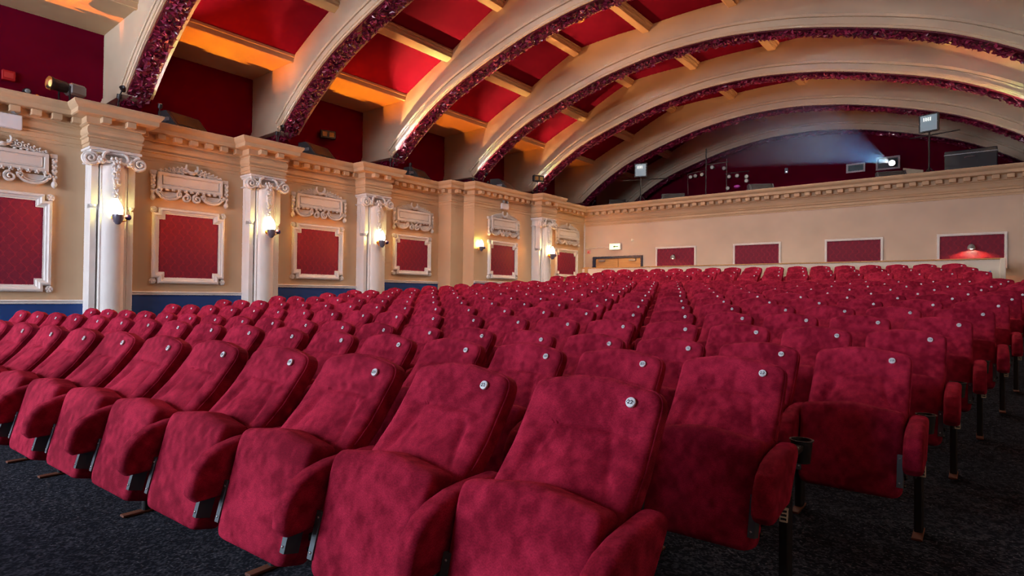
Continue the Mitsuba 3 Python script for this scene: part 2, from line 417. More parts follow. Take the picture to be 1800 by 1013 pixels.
# ------------------------------------------------------------------ ceiling: red coffers between beams
CP = [(-12.03, 6.35), (-10.36, 7.07), (-8.72, 7.82), (-6.67, 7.88)]
CPF = CP + [(2 * CX - x, z) for x, z in CP[::-1]]
struct('ceiling')
YS = [-8.0] + YA + [YBACK]
panel_meshes = []
for b in range(len(YS) - 1):
    y0, y1 = YS[b] + (TH - .03 if b else 0), YS[b + 1] + .03
    for i, ((xa, za), (xb, zb)) in enumerate(zip(CPF[:-1], CPF[1:])):
        za2, zb2 = za + .10, zb + .10
        # a shallow cove: the panel bows up a little
        nn = 6; v = []; 
        for k in range(nn + 1):
            t = k / nn; bow = 0.03 * 4 * t * (1 - t)
            for yy in (y0, y1): v.append([xa + (xb - xa) * t, yy, za2 + (zb2 - za2) * t + bow])
        f = [[2 * k, 2 * k + 2, 2 * k + 3, 2 * k + 1] for k in range(nn)]
        put('ceiling', 'coffer_panel', shape((np.array(v), np.array(f)), 'red_felt', smooth=True), ROOM)
    for i, (xa, za) in enumerate(CPF):
        if i in (0, len(CPF) - 1):
            s = -1 if i == 0 else 1
            x0, x1 = sorted((xa, xa + s * 1.8))
            e0, e1 = sorted((xa + s * .02, xa - s * .07))
            put('ceiling', 'soffit', shape(cat(bx(x0, x1, y0, y1, za + .02, za + .3), rbox(e0, e1, y0, y1, za - .01, za + .16, .015), rbox(*sorted((xa - s * .05, xa - s * .11)), y0, y1, za + .09, za + .17, .012)), 'soffit_paint'), ROOM)
        else:
            j0, j1 = CPF[i - 1], CPF[min(i + 1, len(CPF) - 1)]
            sl = math.atan2(j1[1] - j0[1], j1[0] - j0[0])
            m = cat(rbox(-.10, .10, y0, y1, -.06, .06, .012), rbox(-.145, .145, y0, y1, -.015, .10, .02), rbox(-.19, .19, y0, y1, .04, .20, .012))
            put('ceiling', 'beam', shape(mv(m, (xa, 0, za), ry=-sl), 'soffit_paint'), ROOM)
put('ceiling', 'roof_deck', shape(bx(-14, 3.3, -8.3, YBACK + .1, 8.9, 9.0), 'dark_box'), ROOM)

# ------------------------------------------------------------------ arch ribs with leaf garlands
from scipy.interpolate import CubicSpline
# the measured underside of the ribs: distance from the vault's axis, height
ARC = CubicSpline([0, .8, 1.75, 2.26, 2.8, 3.38, 3.97, 4.85, 5.4, 5.97, 6.43, 6.88], [7.235, 7.21, 7.09, 7.0, 6.87, 6.71, 6.53, 6.21, 5.94, 5.60, 5.28, 4.93], bc_type=((1, 0.0), (2, 0.0)))
def ell(t, off=0.0):                        # t from -1 (left foot) to 1
    u = abs(t) * 6.88
    x = CX + t * 6.88
    z = float(ARC(u)); g = float(ARC(u, 1)) * (1 if t > 0 else -1)
    n = np.array([-g, 1.0]); n /= np.linalg.norm(n)
    return np.array([x, z]) + n * off
TS = np.linspace(-1, 1, 97)
intr = np.array([ell(t) for t in TS])
outer = [(-13.82, 4.92), (-13.82, 6.7), (-12.3, 6.7)] + [(x, z + .42) for x, z in CPF] + [(2 * CX + 12.3, 6.7), (2 * CX + 13.82, 6.7), (2 * CX + 13.82, 4.92)]
rib_poly = Polygon(outer + [tuple(p) for p in intr[::-1]])
face = extrude(rib_poly, 0, TH)
face = (np.stack([face[0][:, 0], face[0][:, 2], face[0][:, 1]], 1), face[1][:, ::-1])
def ring(o0, o1, y0, y1):
    a = np.array([ell(t, o0) for t in TS]); b = np.array([ell(t, o1) for t in TS]); v, f = [], []
    for p, q in zip(a, b): v += [[p[0], y0, p[1]], [p[0], y1, p[1]], [q[0], y0, q[1]], [q[0], y1, q[1]]]
    for k in range(len(TS) - 1):
        i, j = 4 * k, 4 * k + 4
        f += [[i, j, j + 1, i + 1], [i, i + 2, j + 2, j], [i + 2, i + 3, j + 3, j + 2], [i + 1, j + 1, j + 3, i + 3]]
    return np.array(v), np.array(f)
mould = cat(ring(-.015, .17, -.035, .0), ring(.19, .245, -.05, .0), ring(.03, .075, -.055, -.03), ring(-.02, .02, TH - .02, TH + .03))
footm = [cat(bx(*sorted((CX + s * 6.93, CX + s * 8.20)), -.035, TH, 4.97, 5.03), bx(*sorted((CX + s * 6.93, CX + s * 8.20)), -.02, TH, 5.03, 5.08), bx(*sorted((CX + s * 6.91, CX + s * 8.20)), -.055, TH, 4.90, 4.97)) for s in (-1, 1)]
pier = [bx(*sorted((CX + s * 7.2, CX + s * 8.2)), .08, TH - .05, 4.37, 4.89) for s in (-1, 1)]
def garland(seed, step=0.034):
    r = np.random.default_rng(seed)
    path = [np.array([-13.75 + .06 * k, 4.89]) for k in range(21)] + [ell(t, -.01) for t in np.linspace(-1, 1, 420)] + [np.array([2 * CX + 12.55 + .06 * k, 4.89]) for k in range(21)]
    path = np.array(path); seg = np.linalg.norm(np.diff(path, axis=0), axis=1); s = np.concatenate([[0], np.cumsum(seg)])
    ss = np.repeat(np.arange(0, s[-1], step), 5); n = len(ss)
    ss = ss + r.uniform(-step, step, n)
    px, pz = np.interp(ss, s, path[:, 0]), np.interp(ss, s, path[:, 1])
    tx = np.gradient(path[:, 0], s); tz = np.gradient(path[:, 1], s)
    tx, tz = np.interp(ss, s, tx), np.interp(ss, s, tz); l = np.hypot(tx, tz); tx, tz = tx / l, tz / l
    nin = np.stack([tz, 0 * tx, -tx], 1)          # into the arch (down)
    tg = np.stack([tx, 0 * tx, tz], 1); yy = np.array([0, 1.0, 0])
    y = r.uniform(.03, TH - .06, n)
    prof = .03 + .075 * np.sqrt(np.clip(1 - ((y - .18) / .22) ** 2, 0, 1))
    c = np.stack([px, y, pz], 1) + nin * (prof * r.uniform(.35, 1.05, n))[:, None]
    nl = nin + r.normal(0, .55, (n, 3)); nl /= np.linalg.norm(nl, axis=1, keepdims=True)
    a = tg * r.normal(0, 1, n)[:, None] + yy * r.normal(0, 1, n)[:, None]; a -= nl * (a * nl).sum(1, keepdims=True); a /= np.linalg.norm(a, axis=1, keepdims=True)
    b = np.cross(nl, a); L = r.uniform(.036, .068, n)[:, None]; W = L * r.uniform(.45, .7, n)[:, None]
    cup = r.uniform(.15, .5, n)[:, None] * L
    v = np.stack([c - a * L, c + b * W + nl * cup, c + a * L + nl * cup * .3, c - b * W + nl * cup], 1).reshape(-1, 3)
    i = np.arange(n) * 4
    f = np.vstack([np.stack([i, i + 1, i + 2], 1), np.stack([i, i + 2, i + 3], 1)])
    back = ring(-.035, .0, .02, TH - .03)
    col = np.repeat(np.array([.13, .008, .040]) + r.uniform(0, 1, (n, 1)) ** 2 * np.array([.26, .030, .075]), 4, 0)
    return cat((v, f), back), np.vstack([col, np.full((len(back[0]), 3), [.07, .004, .02])])
rib_d = shape(face, 'cream_paint'); mould_d = shape(mould, 'cream_paint', smooth=30); foot_d = [shape(m, 'cream_paint') for m in footm]; pier_d = [shape(m, 'red_felt') for m in pier]
gar_d = [shape(m, 'leaf_red', color=c) for m, c in (garland(50), garland(51))]
ordn = ['nearest', 'second', 'third', 'fourth', 'fifth', 'sixth', 'seventh']
rib_txt = ['cream arched rib cut by the top left corner of the picture, red leaf garland beneath', 'cream arched ceiling rib with purple leaf garland, second rib from the left', 'cream ceiling rib, third from the left, its foot glaring white in lamp light',
           'cream ceiling rib whose foot rises above the plain wall piers, fourth from the left', 'cream ceiling rib with amber lit right side, fifth from the left, above the last column', 'cream ceiling rib rising from the corner of side wall and rear wall',
           'cream ceiling rib furthest back, framing the projection gallery']
for k, ya in enumerate(YA):
    t = thing('arch_rib', rib_txt[k], 'arch rib', 'arched ribs of the vaulted ceiling')
    tw = ROOM.translate([0, ya, 0])
    put(t, 'face', rib_d, tw); put(t, 'moulding', mould_d, tw); 
    for i in (0, 1): put(t, 'base_moulding', foot_d[i], tw); put(t, 'pier', pier_d[i], tw)
    g = put(t, 'leaf_garland', gar_d[k % 2], tw)
    lab(g, 'glossy burgundy leaf garland', kind='stuff')

# ------------------------------------------------------------------ plaster ornament on the side wall. Local frame: x out of the wall, y along it, z up
def spiral(c, r0, r1, turns, a0, rad0, rad1, x=0.05, lift=0.02, n=36, sgn=1):
    t = np.linspace(0, 1, n); a = a0 + sgn * t * turns * 2 * PI; r = r0 + (r1 - r0) * t
    return tube(np.stack([x + lift * t, c[0] + r * np.cos(a), c[1] + r * np.sin(a)], 1), rad0 + (rad1 - rad0) * t, 7)
def leafy(c, n, sy, sz, seed, x=0.05, size=.03):
    r = np.random.default_rng(seed); out = []
    for k in range(n):
        out.append(blob((x + r.uniform(0, .04), c[0] + r.uniform(-sy, sy), c[1] + r.uniform(-sz, sz)), (size * r.uniform(.6, 1.1), size * r.uniform(.6, 1.3), size * r.uniform(.6, 1.3))))
    return cat(*out)
def rect_frame(hy, z0, z1, prof):
    """A moulded rectangular frame; prof: (inward offset, height out of the wall)."""
    v, f = sweep([(-hy, z0), (-hy, z1), (hy, z1), (hy, z0)], prof, closed=True)
    return np.stack([v[:, 2], v[:, 0], v[:, 1]], 1), f
# cartouche: local z is room z
def cartouche_parts():
    out = {}
    out['plaque'] = cat(rbox(0, .05, -.60, .60, 3.185, 3.505, .012), rect_frame(.60, 3.185, 3.505, [(0, .05), (.012, .072), (.06, .072), (.075, .055), (.075, .05)]),
                        bx(.05, .058, -.50, .50, 3.285, 3.43), bx(.05, .058, -.36, .50, 3.262, 3.29), rect_frame(.515, 3.275, 3.435, [(0, .05), (.005, .064), (.018, .064), (.022, .05)]))
    crest = [tube([(.055, sg * (.035 + .075 * math.sin(q)), 3.565 + .085 * (1 - math.cos(q))) for q in np.linspace(0, 2.3, 14)], np.linspace(.03, .016, 14), 8) for sg in (-1, 1)]
    crest += [blob((.06, 0, 3.555), (.04, .06, .04), 2)]
    for s in (-1, 1):
        for k in range(6):
            u = k / 5.0; r0 = .062 - .030 * u
            cy = s * (.125 + .40 * u); cz = 3.595 - .075 * u ** 1.3
            crest.append(blob((.025, cy, cz), (.03, r0 * .95, r0 * .95), 1))
            crest.append(spiral((cy, cz), r0, .010, 1.35, PI / 2 + s * .9, .017 - .006 * u, .008, .045, .02, 22, s))
            crest.append(blob((.05, cy + s * r0 * .9, cz + r0 * .75), (.022, .020, .020), 1))
            crest.append(blob((.04, cy + s * .035, 3.52), (.03, .030, .022), 1))
    out['crest'] = cat(*crest)
    sc = []
    for s in (-1, 1):
        c = (s * .40, 3.12)
        ang = np.linspace(PI * 1.0, PI * 2.02, 26)
        for q, rr in ((1.0, .024), (.76, .012)):
            sc.append(tube([(.045, c[0] + .205 * q * math.cos(a), c[1] + .145 * q * math.sin(a) + .02) for a in ang], rr, 7))
        e = Polygon([(c[0] + .20 * math.cos(a), c[1] + .02 + .14 * math.sin(a)) for a in np.linspace(PI, 2 * PI, 24)])
        ev, ef = extrude(e, 0, .028); sc.append((np.stack([ev[:, 2], ev[:, 0], ev[:, 1]], 1), ef))
        sc.append(spiral((s * .575, 3.135), .058, .015, 1.2, -PI / 2, .02, .01, .05, .02, 22, s))
        sc.append(spiral((s * .10, 3.055), .082, .018, 1.5, PI / 2, .027, .014, .045, .03, 34, s))
        sc.append(spiral((s * .215, 3.10), .055, .015, 1.2, PI / 2, .018, .01, .045, .02, 24, -s))
    out['scrolls'] = cat(*sc)
    fl = []
    for k in range(11):
        y = -.55 + .11 * k
        fl.append(blob((.075, y, 3.185), (.02, .018, .018)))
        for q in range(5):
            a = q * 2 * PI / 5 + .3
            fl.append(blob((.062, y + .027 * math.cos(a), 3.185 + .022 * math.sin(a)), (.016, .017, .015)))
    out['flower_band'] = cat(*fl)
    dr_ = []
    for s in (-1, 1):
        h = [rbox(0, .045, s * .665 - .055, s * .665 + .055, 3.44, 3.52, .008)]
        for k, z in enumerate((3.38, 3.29, 3.20, 3.10)):
            h.append(blob((.035, s * .675, z), (.032, .04 - .004 * k, .05)))
            h.append(blob((.045, s * .675 + .022, z + .03), (.022, .022, .03))); h.append(blob((.045, s * .675 - .022, z + .03), (.022, .022, .03)))
        h.append(lathe([(0, -.07), (.03, -.045), (.043, -.01), (.035, .03), (.018, .05), (.01, .08)], 12)); h[-1] = mv(h[-1], (.04, s * .675, 3.01))
        dr_.append(cat(*h))
    out['husk_drop'] = dr_[0]; out['husk_drop_001'] = dr_[1]
    return out
CART = {k: shape((m[0] * [1.5, 1, 1], m[1]), 'panel_plaster', smooth=40) for k, m in cartouche_parts().items()}

def notched(hy, z0, z1, n):
    p = [(-hy, z0 + n), (-hy, z1 - n), (-hy + n, z1 - n), (-hy + n, z1), (hy - n, z1), (hy - n, z1 - n), (hy, z1 - n), (hy, z0 + n), (hy - n, z0 + n), (hy - n, z0), (-hy + n, z0), (-hy + n, z0 + n)]
    return p
def panel_parts(zb, zt=2.83, hy=.665):
    p = notched(hy, zb, zt, .105)
    prof = [(0, 0), (.0, .045), (.018, .075), (.045, .08), (.062, .055), (.085, .05), (.10, .035), (.118, .035), (.118, .0)]
    v, f = sweep(p, prof, closed=True); frame = (np.stack([v[:, 2], v[:, 0], v[:, 1]], 1), f)
    ins = [tuple(q) for q in np.array(p)]
    fab = Polygon(ins).buffer(-.10, join_style=2); ev, ef = extrude(fab, 0.0, .022)
    return frame, (np.stack([ev[:, 2], ev[:, 0], ev[:, 1]], 1), ef)
def rosette():
    m = [mv(axes(lathe([(0, .05), (.02, .048), (.03, .035), (.05, .04), (.06, .025), (.06, 0)], 18), 'zxy'), (0, 0, 0))]
    for q in range(6):
        a = q * PI / 3
        m.append(blob((.042, .036 * math.cos(a), .036 * math.sin(a)), (.016, .017, .017)))
    m.append(blob((.055, 0, 0), (.012, .013, .013)))
    return cat(*m)
ROS = shape(rosette(), 'plaster', smooth=40)
PANELS = [(XL, 2.0, 1.21), (XL, 4.84, 1.39), (XL, 7.68, 1.56), (XL, 10.55, 1.76), (-11.27, 13.26, 1.72), (-11.27, 16.62, 1.86)]
ptxt = ['at the left edge of the picture', 'between the first and second columns', 'between the second and third columns', 'between the third column and the plain piers', 'between the plain piers and the last column', 'in the far corner by the rear wall']
for k, (x, y, zb) in enumerate(PANELS):
    tw = ROOM.translate([x, y, 0])
    fr, fb = panel_parts(zb)
    t = thing('wall_panel', f'red damask panel in notched moulding {ptxt[k]}', 'wall panel', 'framed damask panels on the side wall')
    put(t, 'frame', shape(fr, 'plaster'), tw); put(t, 'damask_fabric', shape(fb, 'damask'), tw)
    for sy in (-1, 1):
        for z in (zb + .045, 2.83 - .045): put(t, 'rosette', ROS, ROOM.translate([x, y + sy * .64, z]))
    t = thing('cartouche', f'scrolled plaster cartouche above the damask panel {ptxt[k]}', 'cartouche', 'plaster cartouches on the side wall')
    for name, d in CART.items():
        key = put(t, name.replace('_001', ''), d, tw)
        if name == 'flower_band': lab(key, 'row of small plaster flowers', kind='stuff')

# columns
def column_parts():
    o = {}
    o['pilaster'] = cat(rbox(0, .13, -.33, .33, -.9, 3.66, .008), *[rbox(.10, .30, s * .33 - (.10 if s > 0 else 0), s * .33 + (.10 if s < 0 else 0), -.9, 2.66, .008) for s in (-1, 1)],
                        *[rbox(.15, .335, s * .335 - (.115 if s > 0 else 0), s * .335 + (.115 if s < 0 else 0), 2.72, 3.44, .008) for s in (-1, 1)],
                        *[cat(mv(lathe([(0, -.075), (.02, -.06), (.012, -.03), (.045, 0), (.05, .03), (.03, .06)], 10), (.29, s * .28, 2.69))) for s in (-1, 1)])
    prof = [(.0, -.9), (.205, -.9), (.205, 3.40), (.19, 3.41), (.19, 3.45), (0, 3.45)]
    sh = mv(lathe(prof, 28), (.25, 0, 0))
    fl = [rbox(.28, .36, s * .185 - .018, s * .185 + .018, -.9, 3.42, .006) for s in (-1, 1)]
    o['half_column'] = cat(sh, *fl)
    o['abacus'] = cat(rbox(0, .46, -.40, .40, 3.64, 3.685, .01), rbox(0, .43, -.37, .37, 3.605, 3.645, .01), rbox(0, .30, -.34, .34, 3.43, 3.61, .02), rbox(-.02, .36, -.38, .38, 3.425, 3.45, .008))
    vol = []
    for s in (-1, 1):
        vol.append(mv(axes(lathe([(0, .035), (.115, .035), (.12, .02), (.12, -.02), (.115, -.035), (0, -.035)], 20), 'zxy'), (.385, s * .37, 3.485)))
        vol.append(spiral((s * .37, 3.485), .115, .015, 2.0, PI / 2, .026, .016, .425, .04, 46, s))
        vol.append(mv(axes(lathe([(0, .03), (.085, .03), (.09, .02), (.09, -.02), (.085, -.03), (0, -.03)], 18), 'xzy'), (.30, s * .40, 3.49)))
        vol.append(tube([(.40 + .02 * math.sin(a), s * (.37 - .13 * a / 1.2), 3.59 + .03 * math.sin(a * 2)) for a in np.linspace(0, 1.2, 10)], .02, 6))
        vol.append(spiral((s * .10, 3.53), .105, .05, .7, PI * (.5), .03, .022, .43, .03, 22, -s))
    o['volute'] = cat(*vol)
    fl = []
    for s in (-1, 1):
        c = np.array([.45, s * .215, 3.48])
        fl.append(blob(c + [.02, 0, 0], (.03, .03, .03)))
        for q in range(6):
            a = q * PI / 3; fl.append(blob(c + [0, .045 * math.cos(a), .045 * math.sin(a)], (.022, .03, .03)))
    o['flower'] = cat(*fl)
    r = np.random.default_rng(3); g = []
    for k in range(95):
        u = r.uniform(0, 1); w = (.075 * (1 - .55 * u)) * r.uniform(-1, 1); z = 3.53 - .72 * u
        s_ = r.uniform(.016, .03)
        g.append(blob((.25 + math.sqrt(max(.205 ** 2 - w * w, 0)) + .012 + r.uniform(0, .03), w, z), (s_ * .8, s_, s_ * r.uniform(.8, 1.5))))
    o['flower_garland'] = cat(*g)
    return o
COLM = {k: shape(m, 'plaster', smooth=35) for k, m in column_parts().items()}
ctxt = ['first column from the left, beside the widest wall panel', 'second column from the left', 'third column from the left, before the plain piers', 'last column, beyond the plain piers, next to the far corner']
for k, (x, y) in enumerate(COL):
    t = thing('column', f'white half column with scroll capital, {ctxt[k]}', 'column', 'plaster columns on the side wall')
    for name, d in COLM.items():
        key = put(t, name, d, ROOM.translate([x, y, 0]))
        if name in ('flower_garland', 'flower'): lab(key, 'plaster flowers', kind='stuff')

# sconces
sc_cup = cat(lathe([(0, -.11), (.025, -.105), (.05, -.07), (.068, -.02), (.072, .03), (.06, .03), (.05, 0), (0, -.02)], 18))
sc_shade = lathe([(.045, .02), (.062, .06), (.066, .10), (.055, .15), (.03, .20), (0.005, .235)], 16)
SC = {'wall_plate': shape(axes(lathe([(0, .0), (.045, .0), (.05, -.012), (.05, -.02), (0, -.02)], 16), 'zxy'), 'brass', smooth=40),
      'arm': shape(cat(tube([(-.02, 0, -.05), (.05, 0, -.07), (.09, 0, -.06)], .012, 7), tube([(.02, 0, -.05), (.05, .06, -.06), (.08, .125, -.03)], .009, 7)), 'brass', smooth=40),
      'cup': shape(mv(sc_cup, (.11, 0, 0)), 'mosaic', smooth=40),
      'glass_ball': shape(blob((.09, .135, .01), (.042, .042, .042), 2), 'blue_glass', smooth=True),
      'lit_shade': shape(mv(sc_shade, (.11, 0, 0)), 'lamp_white', smooth=True, emit=SCONCE, weight=4.6)}
stxt = ['on the first column from the left', 'on the second column from the left', 'on the third column from the left', 'on the tan wall right of the plain piers', 'on the last column near the far corner']
for k, (x, y, z) in enumerate([(XL + .46, 3.45, 2.51), (XL + .46, 6.22, 2.51), (XL + .46, 9.08, 2.51), (-11.27, 12.22, 2.58), (-11.27 + .46, 15.0, 2.51)]):
    t = thing('wall_sconce', f'lit wall sconce with blue glass ball {stxt[k]}', 'wall lamp', 'wall sconces')
    for name, d in SC.items():
        put(t, name, d, ROOM.translate([x, y, z]).scale(1.2 if k != 3 else .95))

# ------------------------------------------------------------------ rear wall: panels, door, sign, lamps
REARP = [(-8.50, -7.14), (-6.0, -4.65), (-3.53, -2.17), (-1.05, .28)]
rtxt = ['first from left, holding a lamp', 'second from the left, without a lamp', 'third from the left, without a lamp', 'right-hand one, under the glowing dome lamp']
for k, (x0, x1) in enumerate(REARP):
    t = thing('rear_panel', f'white framed red panel on the rear wall, {rtxt[k]}', 'wall panel', 'framed panels on the rear wall')
    c, h = (x0 + x1) / 2, (x1 - x0) / 2
    fr = rect_frame(h, 2.0, 2.86, [(0, 0), (0, .03), (.01, .04), (.05, .04), (.06, .03), (.06, 0)])
    R90 = ROOM.translate([c, YR, 0]).rotate([0, 0, 1], -90)
    put(t, 'frame', shape(fr, 'plaster'), R90); put(t, 'fabric', shape(bx(0, .015, -h + .04, h - .04, 2.04, 2.82), 'damask'), R90)
dome = lathe([(0, .09), (.03, .085), (.06, .06), (.075, .02), (.08, -.03), (.07, -.03), (.06, .02), (.03, .06), (0, .07)], 20)
for k, x in enumerate((-7.83, -0.38)):
    t = thing('dome_lamp', ['small dark dome lamp in the red panel left on the rear wall', 'dark dome lamp glowing in the right-hand red panel on the rear wall'][k], 'wall lamp', 'dome lamps on the rear wall')
    tw = ROOM.translate([x, YR - .19, 2.49])
    put(t, 'shade', shape(dome, 'grey_metal', smooth=40), tw)
    put(t, 'arm', shape(cat(tube([(0, .15, .06), (0, .09, .11), (0, .03, .10)], .012, 7), axes(lathe([(0, 0), (.05, 0), (.05, .02), (0, .02)], 14), 'xzy')), 'black_metal'), tw)
    put(t, 'bulb', shape(blob((0, 0, -.005), (.035, .035, .035)), 'lamp_white', smooth=True, emit=(60, 30, 16) if k else (14, 5, 3), weight=.05), tw)
for k, (x, f) in enumerate(((-7.83, .28), (-0.38, 1.0))):
    spotlight(f'light_dome_{k}', (x, YR - .13, 2.44), (x, YR - .02, 2.15), [f * c for c in (3.4, 1.0, .4)], 75, 60, w=4.5 * f)
# double door with blue frame
struct('door_1')
d0, d1 = -10.87, -8.96
put('door_1', 'frame', shape(cat(rbox(d0, d0 + .13, YR - .07, YR, .3, 2.62, .01), rbox(d1 - .06, d1, YR - .07, YR, .3, 2.62, .01), rbox(d0, d1, YR - .07, YR, 2.54, 2.62, .01)), 'blue_frame'), ROOM)
for a, b in ((d0 + .13, -9.87), (-9.855, d1 - .06)):
    lf = put('door_1', 'leaf', shape(rbox(a, b, YR - .045, YR - .01, .4, 2.54, .006), 'door_wood'), ROOM)
    xa = a + .12 if a < -10 else b - .42
    put(lf, 'closer', shape(cat(rbox(xa, xa + .26, YR - .10, YR - .045, 2.44, 2.50, .01), tube([(xa + .2, YR - .09, 2.50), (xa + .32, YR - .13, 2.52)], .008, 6)), 'grey_metal'), ROOM)
# exit sign
t = thing('exit_sign', 'lit yellow-green exit sign box above the rear door', 'exit sign')
put(t, 'housing', shape(rbox(-10.19, -9.75, YR - .10, YR - .03, 2.83, 3.06, .012), 'white_plastic'), ROOM)
put(t, 'lit_face', shape(bx(-10.165, -9.775, YR - .106, YR - .1, 2.85, 3.04), 'lamp_white', emit=(1.15, 1.1, .40), weight=.2), ROOM)
man = cat(bx(-10.10, -10.02, YR - .112, YR - .108, 2.90, 2.99), bx(-9.96, -9.83, YR - .112, YR - .108, 2.935, 2.955))
put(t, 'arrow', shape(cat((np.array([[-9.96, YR - .112, 2.98], [-9.96, YR - .112, 2.91], [-10.03, YR - .112, 2.945]]), np.array([[0, 1, 2]])), bx(-9.96, -9.83, YR - .113, YR - .109, 2.932, 2.958)), pr((.25, .55, .2), .5)), ROOM)
scene['light_exit'] = {'type': 'point', 'position': list(np.array(ROOM @ mi.ScalarPoint3f(-9.97, YR - .22, 2.84))), 'intensity': rgb(.55, .45, .12), 'sampling_weight': .6}
t = thing('fire_sign', 'small pink warning sign low in the far corner of the rear wall', 'sign')
put(t, 'plate', shape(rbox(-11.13, -10.98, YR - .02, YR, 2.74, 2.87, .005), pr((.75, .35, .33), .5)), ROOM)
put(t, 'symbol', shape((np.array([[-11.09, YR - .023, 2.77], [-11.02, YR - .023, 2.77], [-11.055, YR - .023, 2.845]]), np.array([[0, 1, 2]])), pr((.55, .05, .04), .5)), ROOM)
t = thing('smoke_detector', 'small round white detector on the rear wall right of the exit sign', 'detector')
put(t, 'body', shape(mv(axes(lathe([(0, .03), (.04, .028), (.055, .015), (.055, 0)], 16), 'xZy'), (-9.35, YR, 3.14)), 'cream_board', smooth=40), ROOM)
t = thing('cable_trunking', 'thin white cable trunking running down the far corner and across to the exit sign', 'cable trunking')
put(t, 'upright', shape(rbox(-11.26, -11.21, YR - .035, YR, 1.5, 3.86, .006), 'white_plastic'), ROOM)
put(t, 'crossbar', shape(rbox(-11.22, -10.2, YR - .02, YR, 2.925, 2.95, .004), 'cream_board'), ROOM)

# low parapet behind the last row of seats (real metres)
pa = math.atan2(0, 1)
struct('wall_parapet')
put('wall_parapet', 'panel', shape(bx(-10.85, .17, 17.0, 17.08, .3, 2.075), 'cream_board'))
v = np.array([[-10.85, 17.0, 2.13], [.19, 17.0, 2.07]])
put('wall_parapet', 'coping', shape(rbox(-10.88, .2, 16.97, 17.12, 2.07, 2.105, .008), 'oak_trim'))
put('wall_parapet', 'end_post', shape(rbox(.14, .24, 16.96, 17.13, .3, 2.10, .01), 'cream_board'))
put('wall_parapet', 'corner_post', shape(rbox(-10.75, -10.62, 16.97, 17.1, .3, 2.13, .01), 'oak_trim'))
t = thing('bottle', 'small blue bottle standing by the parapet end, behind the last aisle seat', 'bottle')
put(t, 'body', shape(mv(lathe([(0, 0), (.033, .002), (.035, .02), (.035, .15), (.014, .19), (.014, .215), (0, .217)], 14), (-.03, 15.7, .975 + .55)), pr((.25, .4, .6), .15), smooth=40))
put(t, 'cap', shape(mv(lathe([(0, 0), (.016, 0), (.016, .025), (0, .025)], 12), (-.03, 15.7, .975 + .765)), pr((.1, .2, .5), .4)))
put(t, 'coaster', shape(bx(-.07, .01, 15.66, 15.74, .965, .975 + .55), 'dark_box'))

# ------------------------------------------------------------------ lamps and gear on the side ledge
LZ = 4.37
can = lathe([(0, 0), (.035, 0), (.04, .01), (.04, .09), (.034, .09), (.03, .03), (0, .03)], 14)
canD = shape(can, 'black_metal', smooth=40); cupD = shape(cat(tube([(0, 0, -.39), (0, 0, .01)], .012, 6), bx(-.04, .04, -.04, .04, -.395, -.38)), 'black_metal')
uptxt = ['at the foot of the nearest rib, left', 'at the foot of the second rib', 'at the foot of the third rib, brightest', 'at the foot of the fourth rib', 'at the foot of the fifth rib above the last column']
for k in range(5):
    ya = YA[k]
    for j, (dy, s) in enumerate(((-.14, 1.0 if k >= 2 else .45), (TH + .12, 1.2 if k == 0 else (.7 if k in (2, 3) else 0.)))):
        if not s: continue
        t = thing('uplighter', f'small uplighter {["near side", "far side"][j]}, {uptxt[k]}', 'uplight', 'uplighters at the rib feet')
        p = (-12.38, ya + dy, 4.76)
        tw = ROOM.translate(p).rotate([0, 1, 0], 18)
        put(t, 'can', canD, tw); put(t, 'stand', cupD, ROOM.translate(p))
        b = 120.0 * (s if k != 2 else 1.7)
        put(t, 'bulb', shape(disc((0, 0, .072), (0, 0, 1), .032), 'lamp_white', emit=(b, b * .62, b * .28), weight=.05), tw)
        f = {0: .8, 1: .5, 2: 2.6, 3: .9, 4: .9}[k]
        spotlight(f'light_rib_{k}_{j}', (p[0] + .03, p[1], 4.86), (-11.2, ya + (.02 if j == 0 else TH - .02), 6.0), [f * c * (1 if j == 0 or k == 0 else .25) for c in UPLIGHT], 34, 12, w=({0: 1, 1: 1.2, 2: 5, 3: 3.5, 4: 3.5}[k] if j == 0 else {0: 4.5, 2: .6, 3: .6}[k]))
# the same lamps at the right-hand feet
for k in (2, 3, 4, 5):
    spotlight(f'light_rib_right_{k}', (2 * CX + 12.36, YA[k] - .14, 4.86), (2 * CX + 11.2, YA[k], 6.0), [(1.0 if k == 4 else .4) * c for c in UPLIGHT], 34, 12, w=3 if k == 4 else .7)
# amber lamps that wash the soffits
for k, (ym, g) in enumerate(((2.35, 1.0), (5.5, 1.0), (8.65, 1.0), (11.75, .55), (14.8, .35), (17.9, .12))):
    t = thing('ledge_lamp', ['amber floodlight hidden on the ledge at the left edge', 'amber floodlight on the ledge in the second bay', 'amber floodlight on the ledge in the third bay', 'amber floodlight on the ledge in the fourth bay', 'amber floodlight on the ledge in the fifth bay', 'amber floodlight on the ledge in the corner bay'][k], 'floodlight', 'amber floodlights on the ledge')
    tw = ROOM.translate([-12.55, ym + .1, LZ])
    put(t, 'housing', shape(rbox(-.07, .07, -.10, .10, -.002, .03, .006), 'black_metal'), tw)
    put(t, 'lamp_face', shape(bx(-.018, .05, -.08, .08, .030, .034), 'lamp_white', emit=(14 * g, 6 * g, 1.2 * g), weight=.02), tw)
    fl_ = cat(*[bx(-.026, -.022, a, b, .0, h) for a, b, h in ((-.17, -.06, .135), (-.06, -.015, .185), (-.015, .05, .15), (.05, .085, .20), (.085, .18, .165))])
    put(t, 'barn_door', shape(fl_, 'black_metal'), tw)
    spotlight(f'light_soffit_{k}', (-12.55, ym + .1, LZ + .05), (-12.45, ym + .3, 6.4), [1.15 * g * c for c in SOFFIT], 38, 26, w=6.0 * math.sqrt(g))
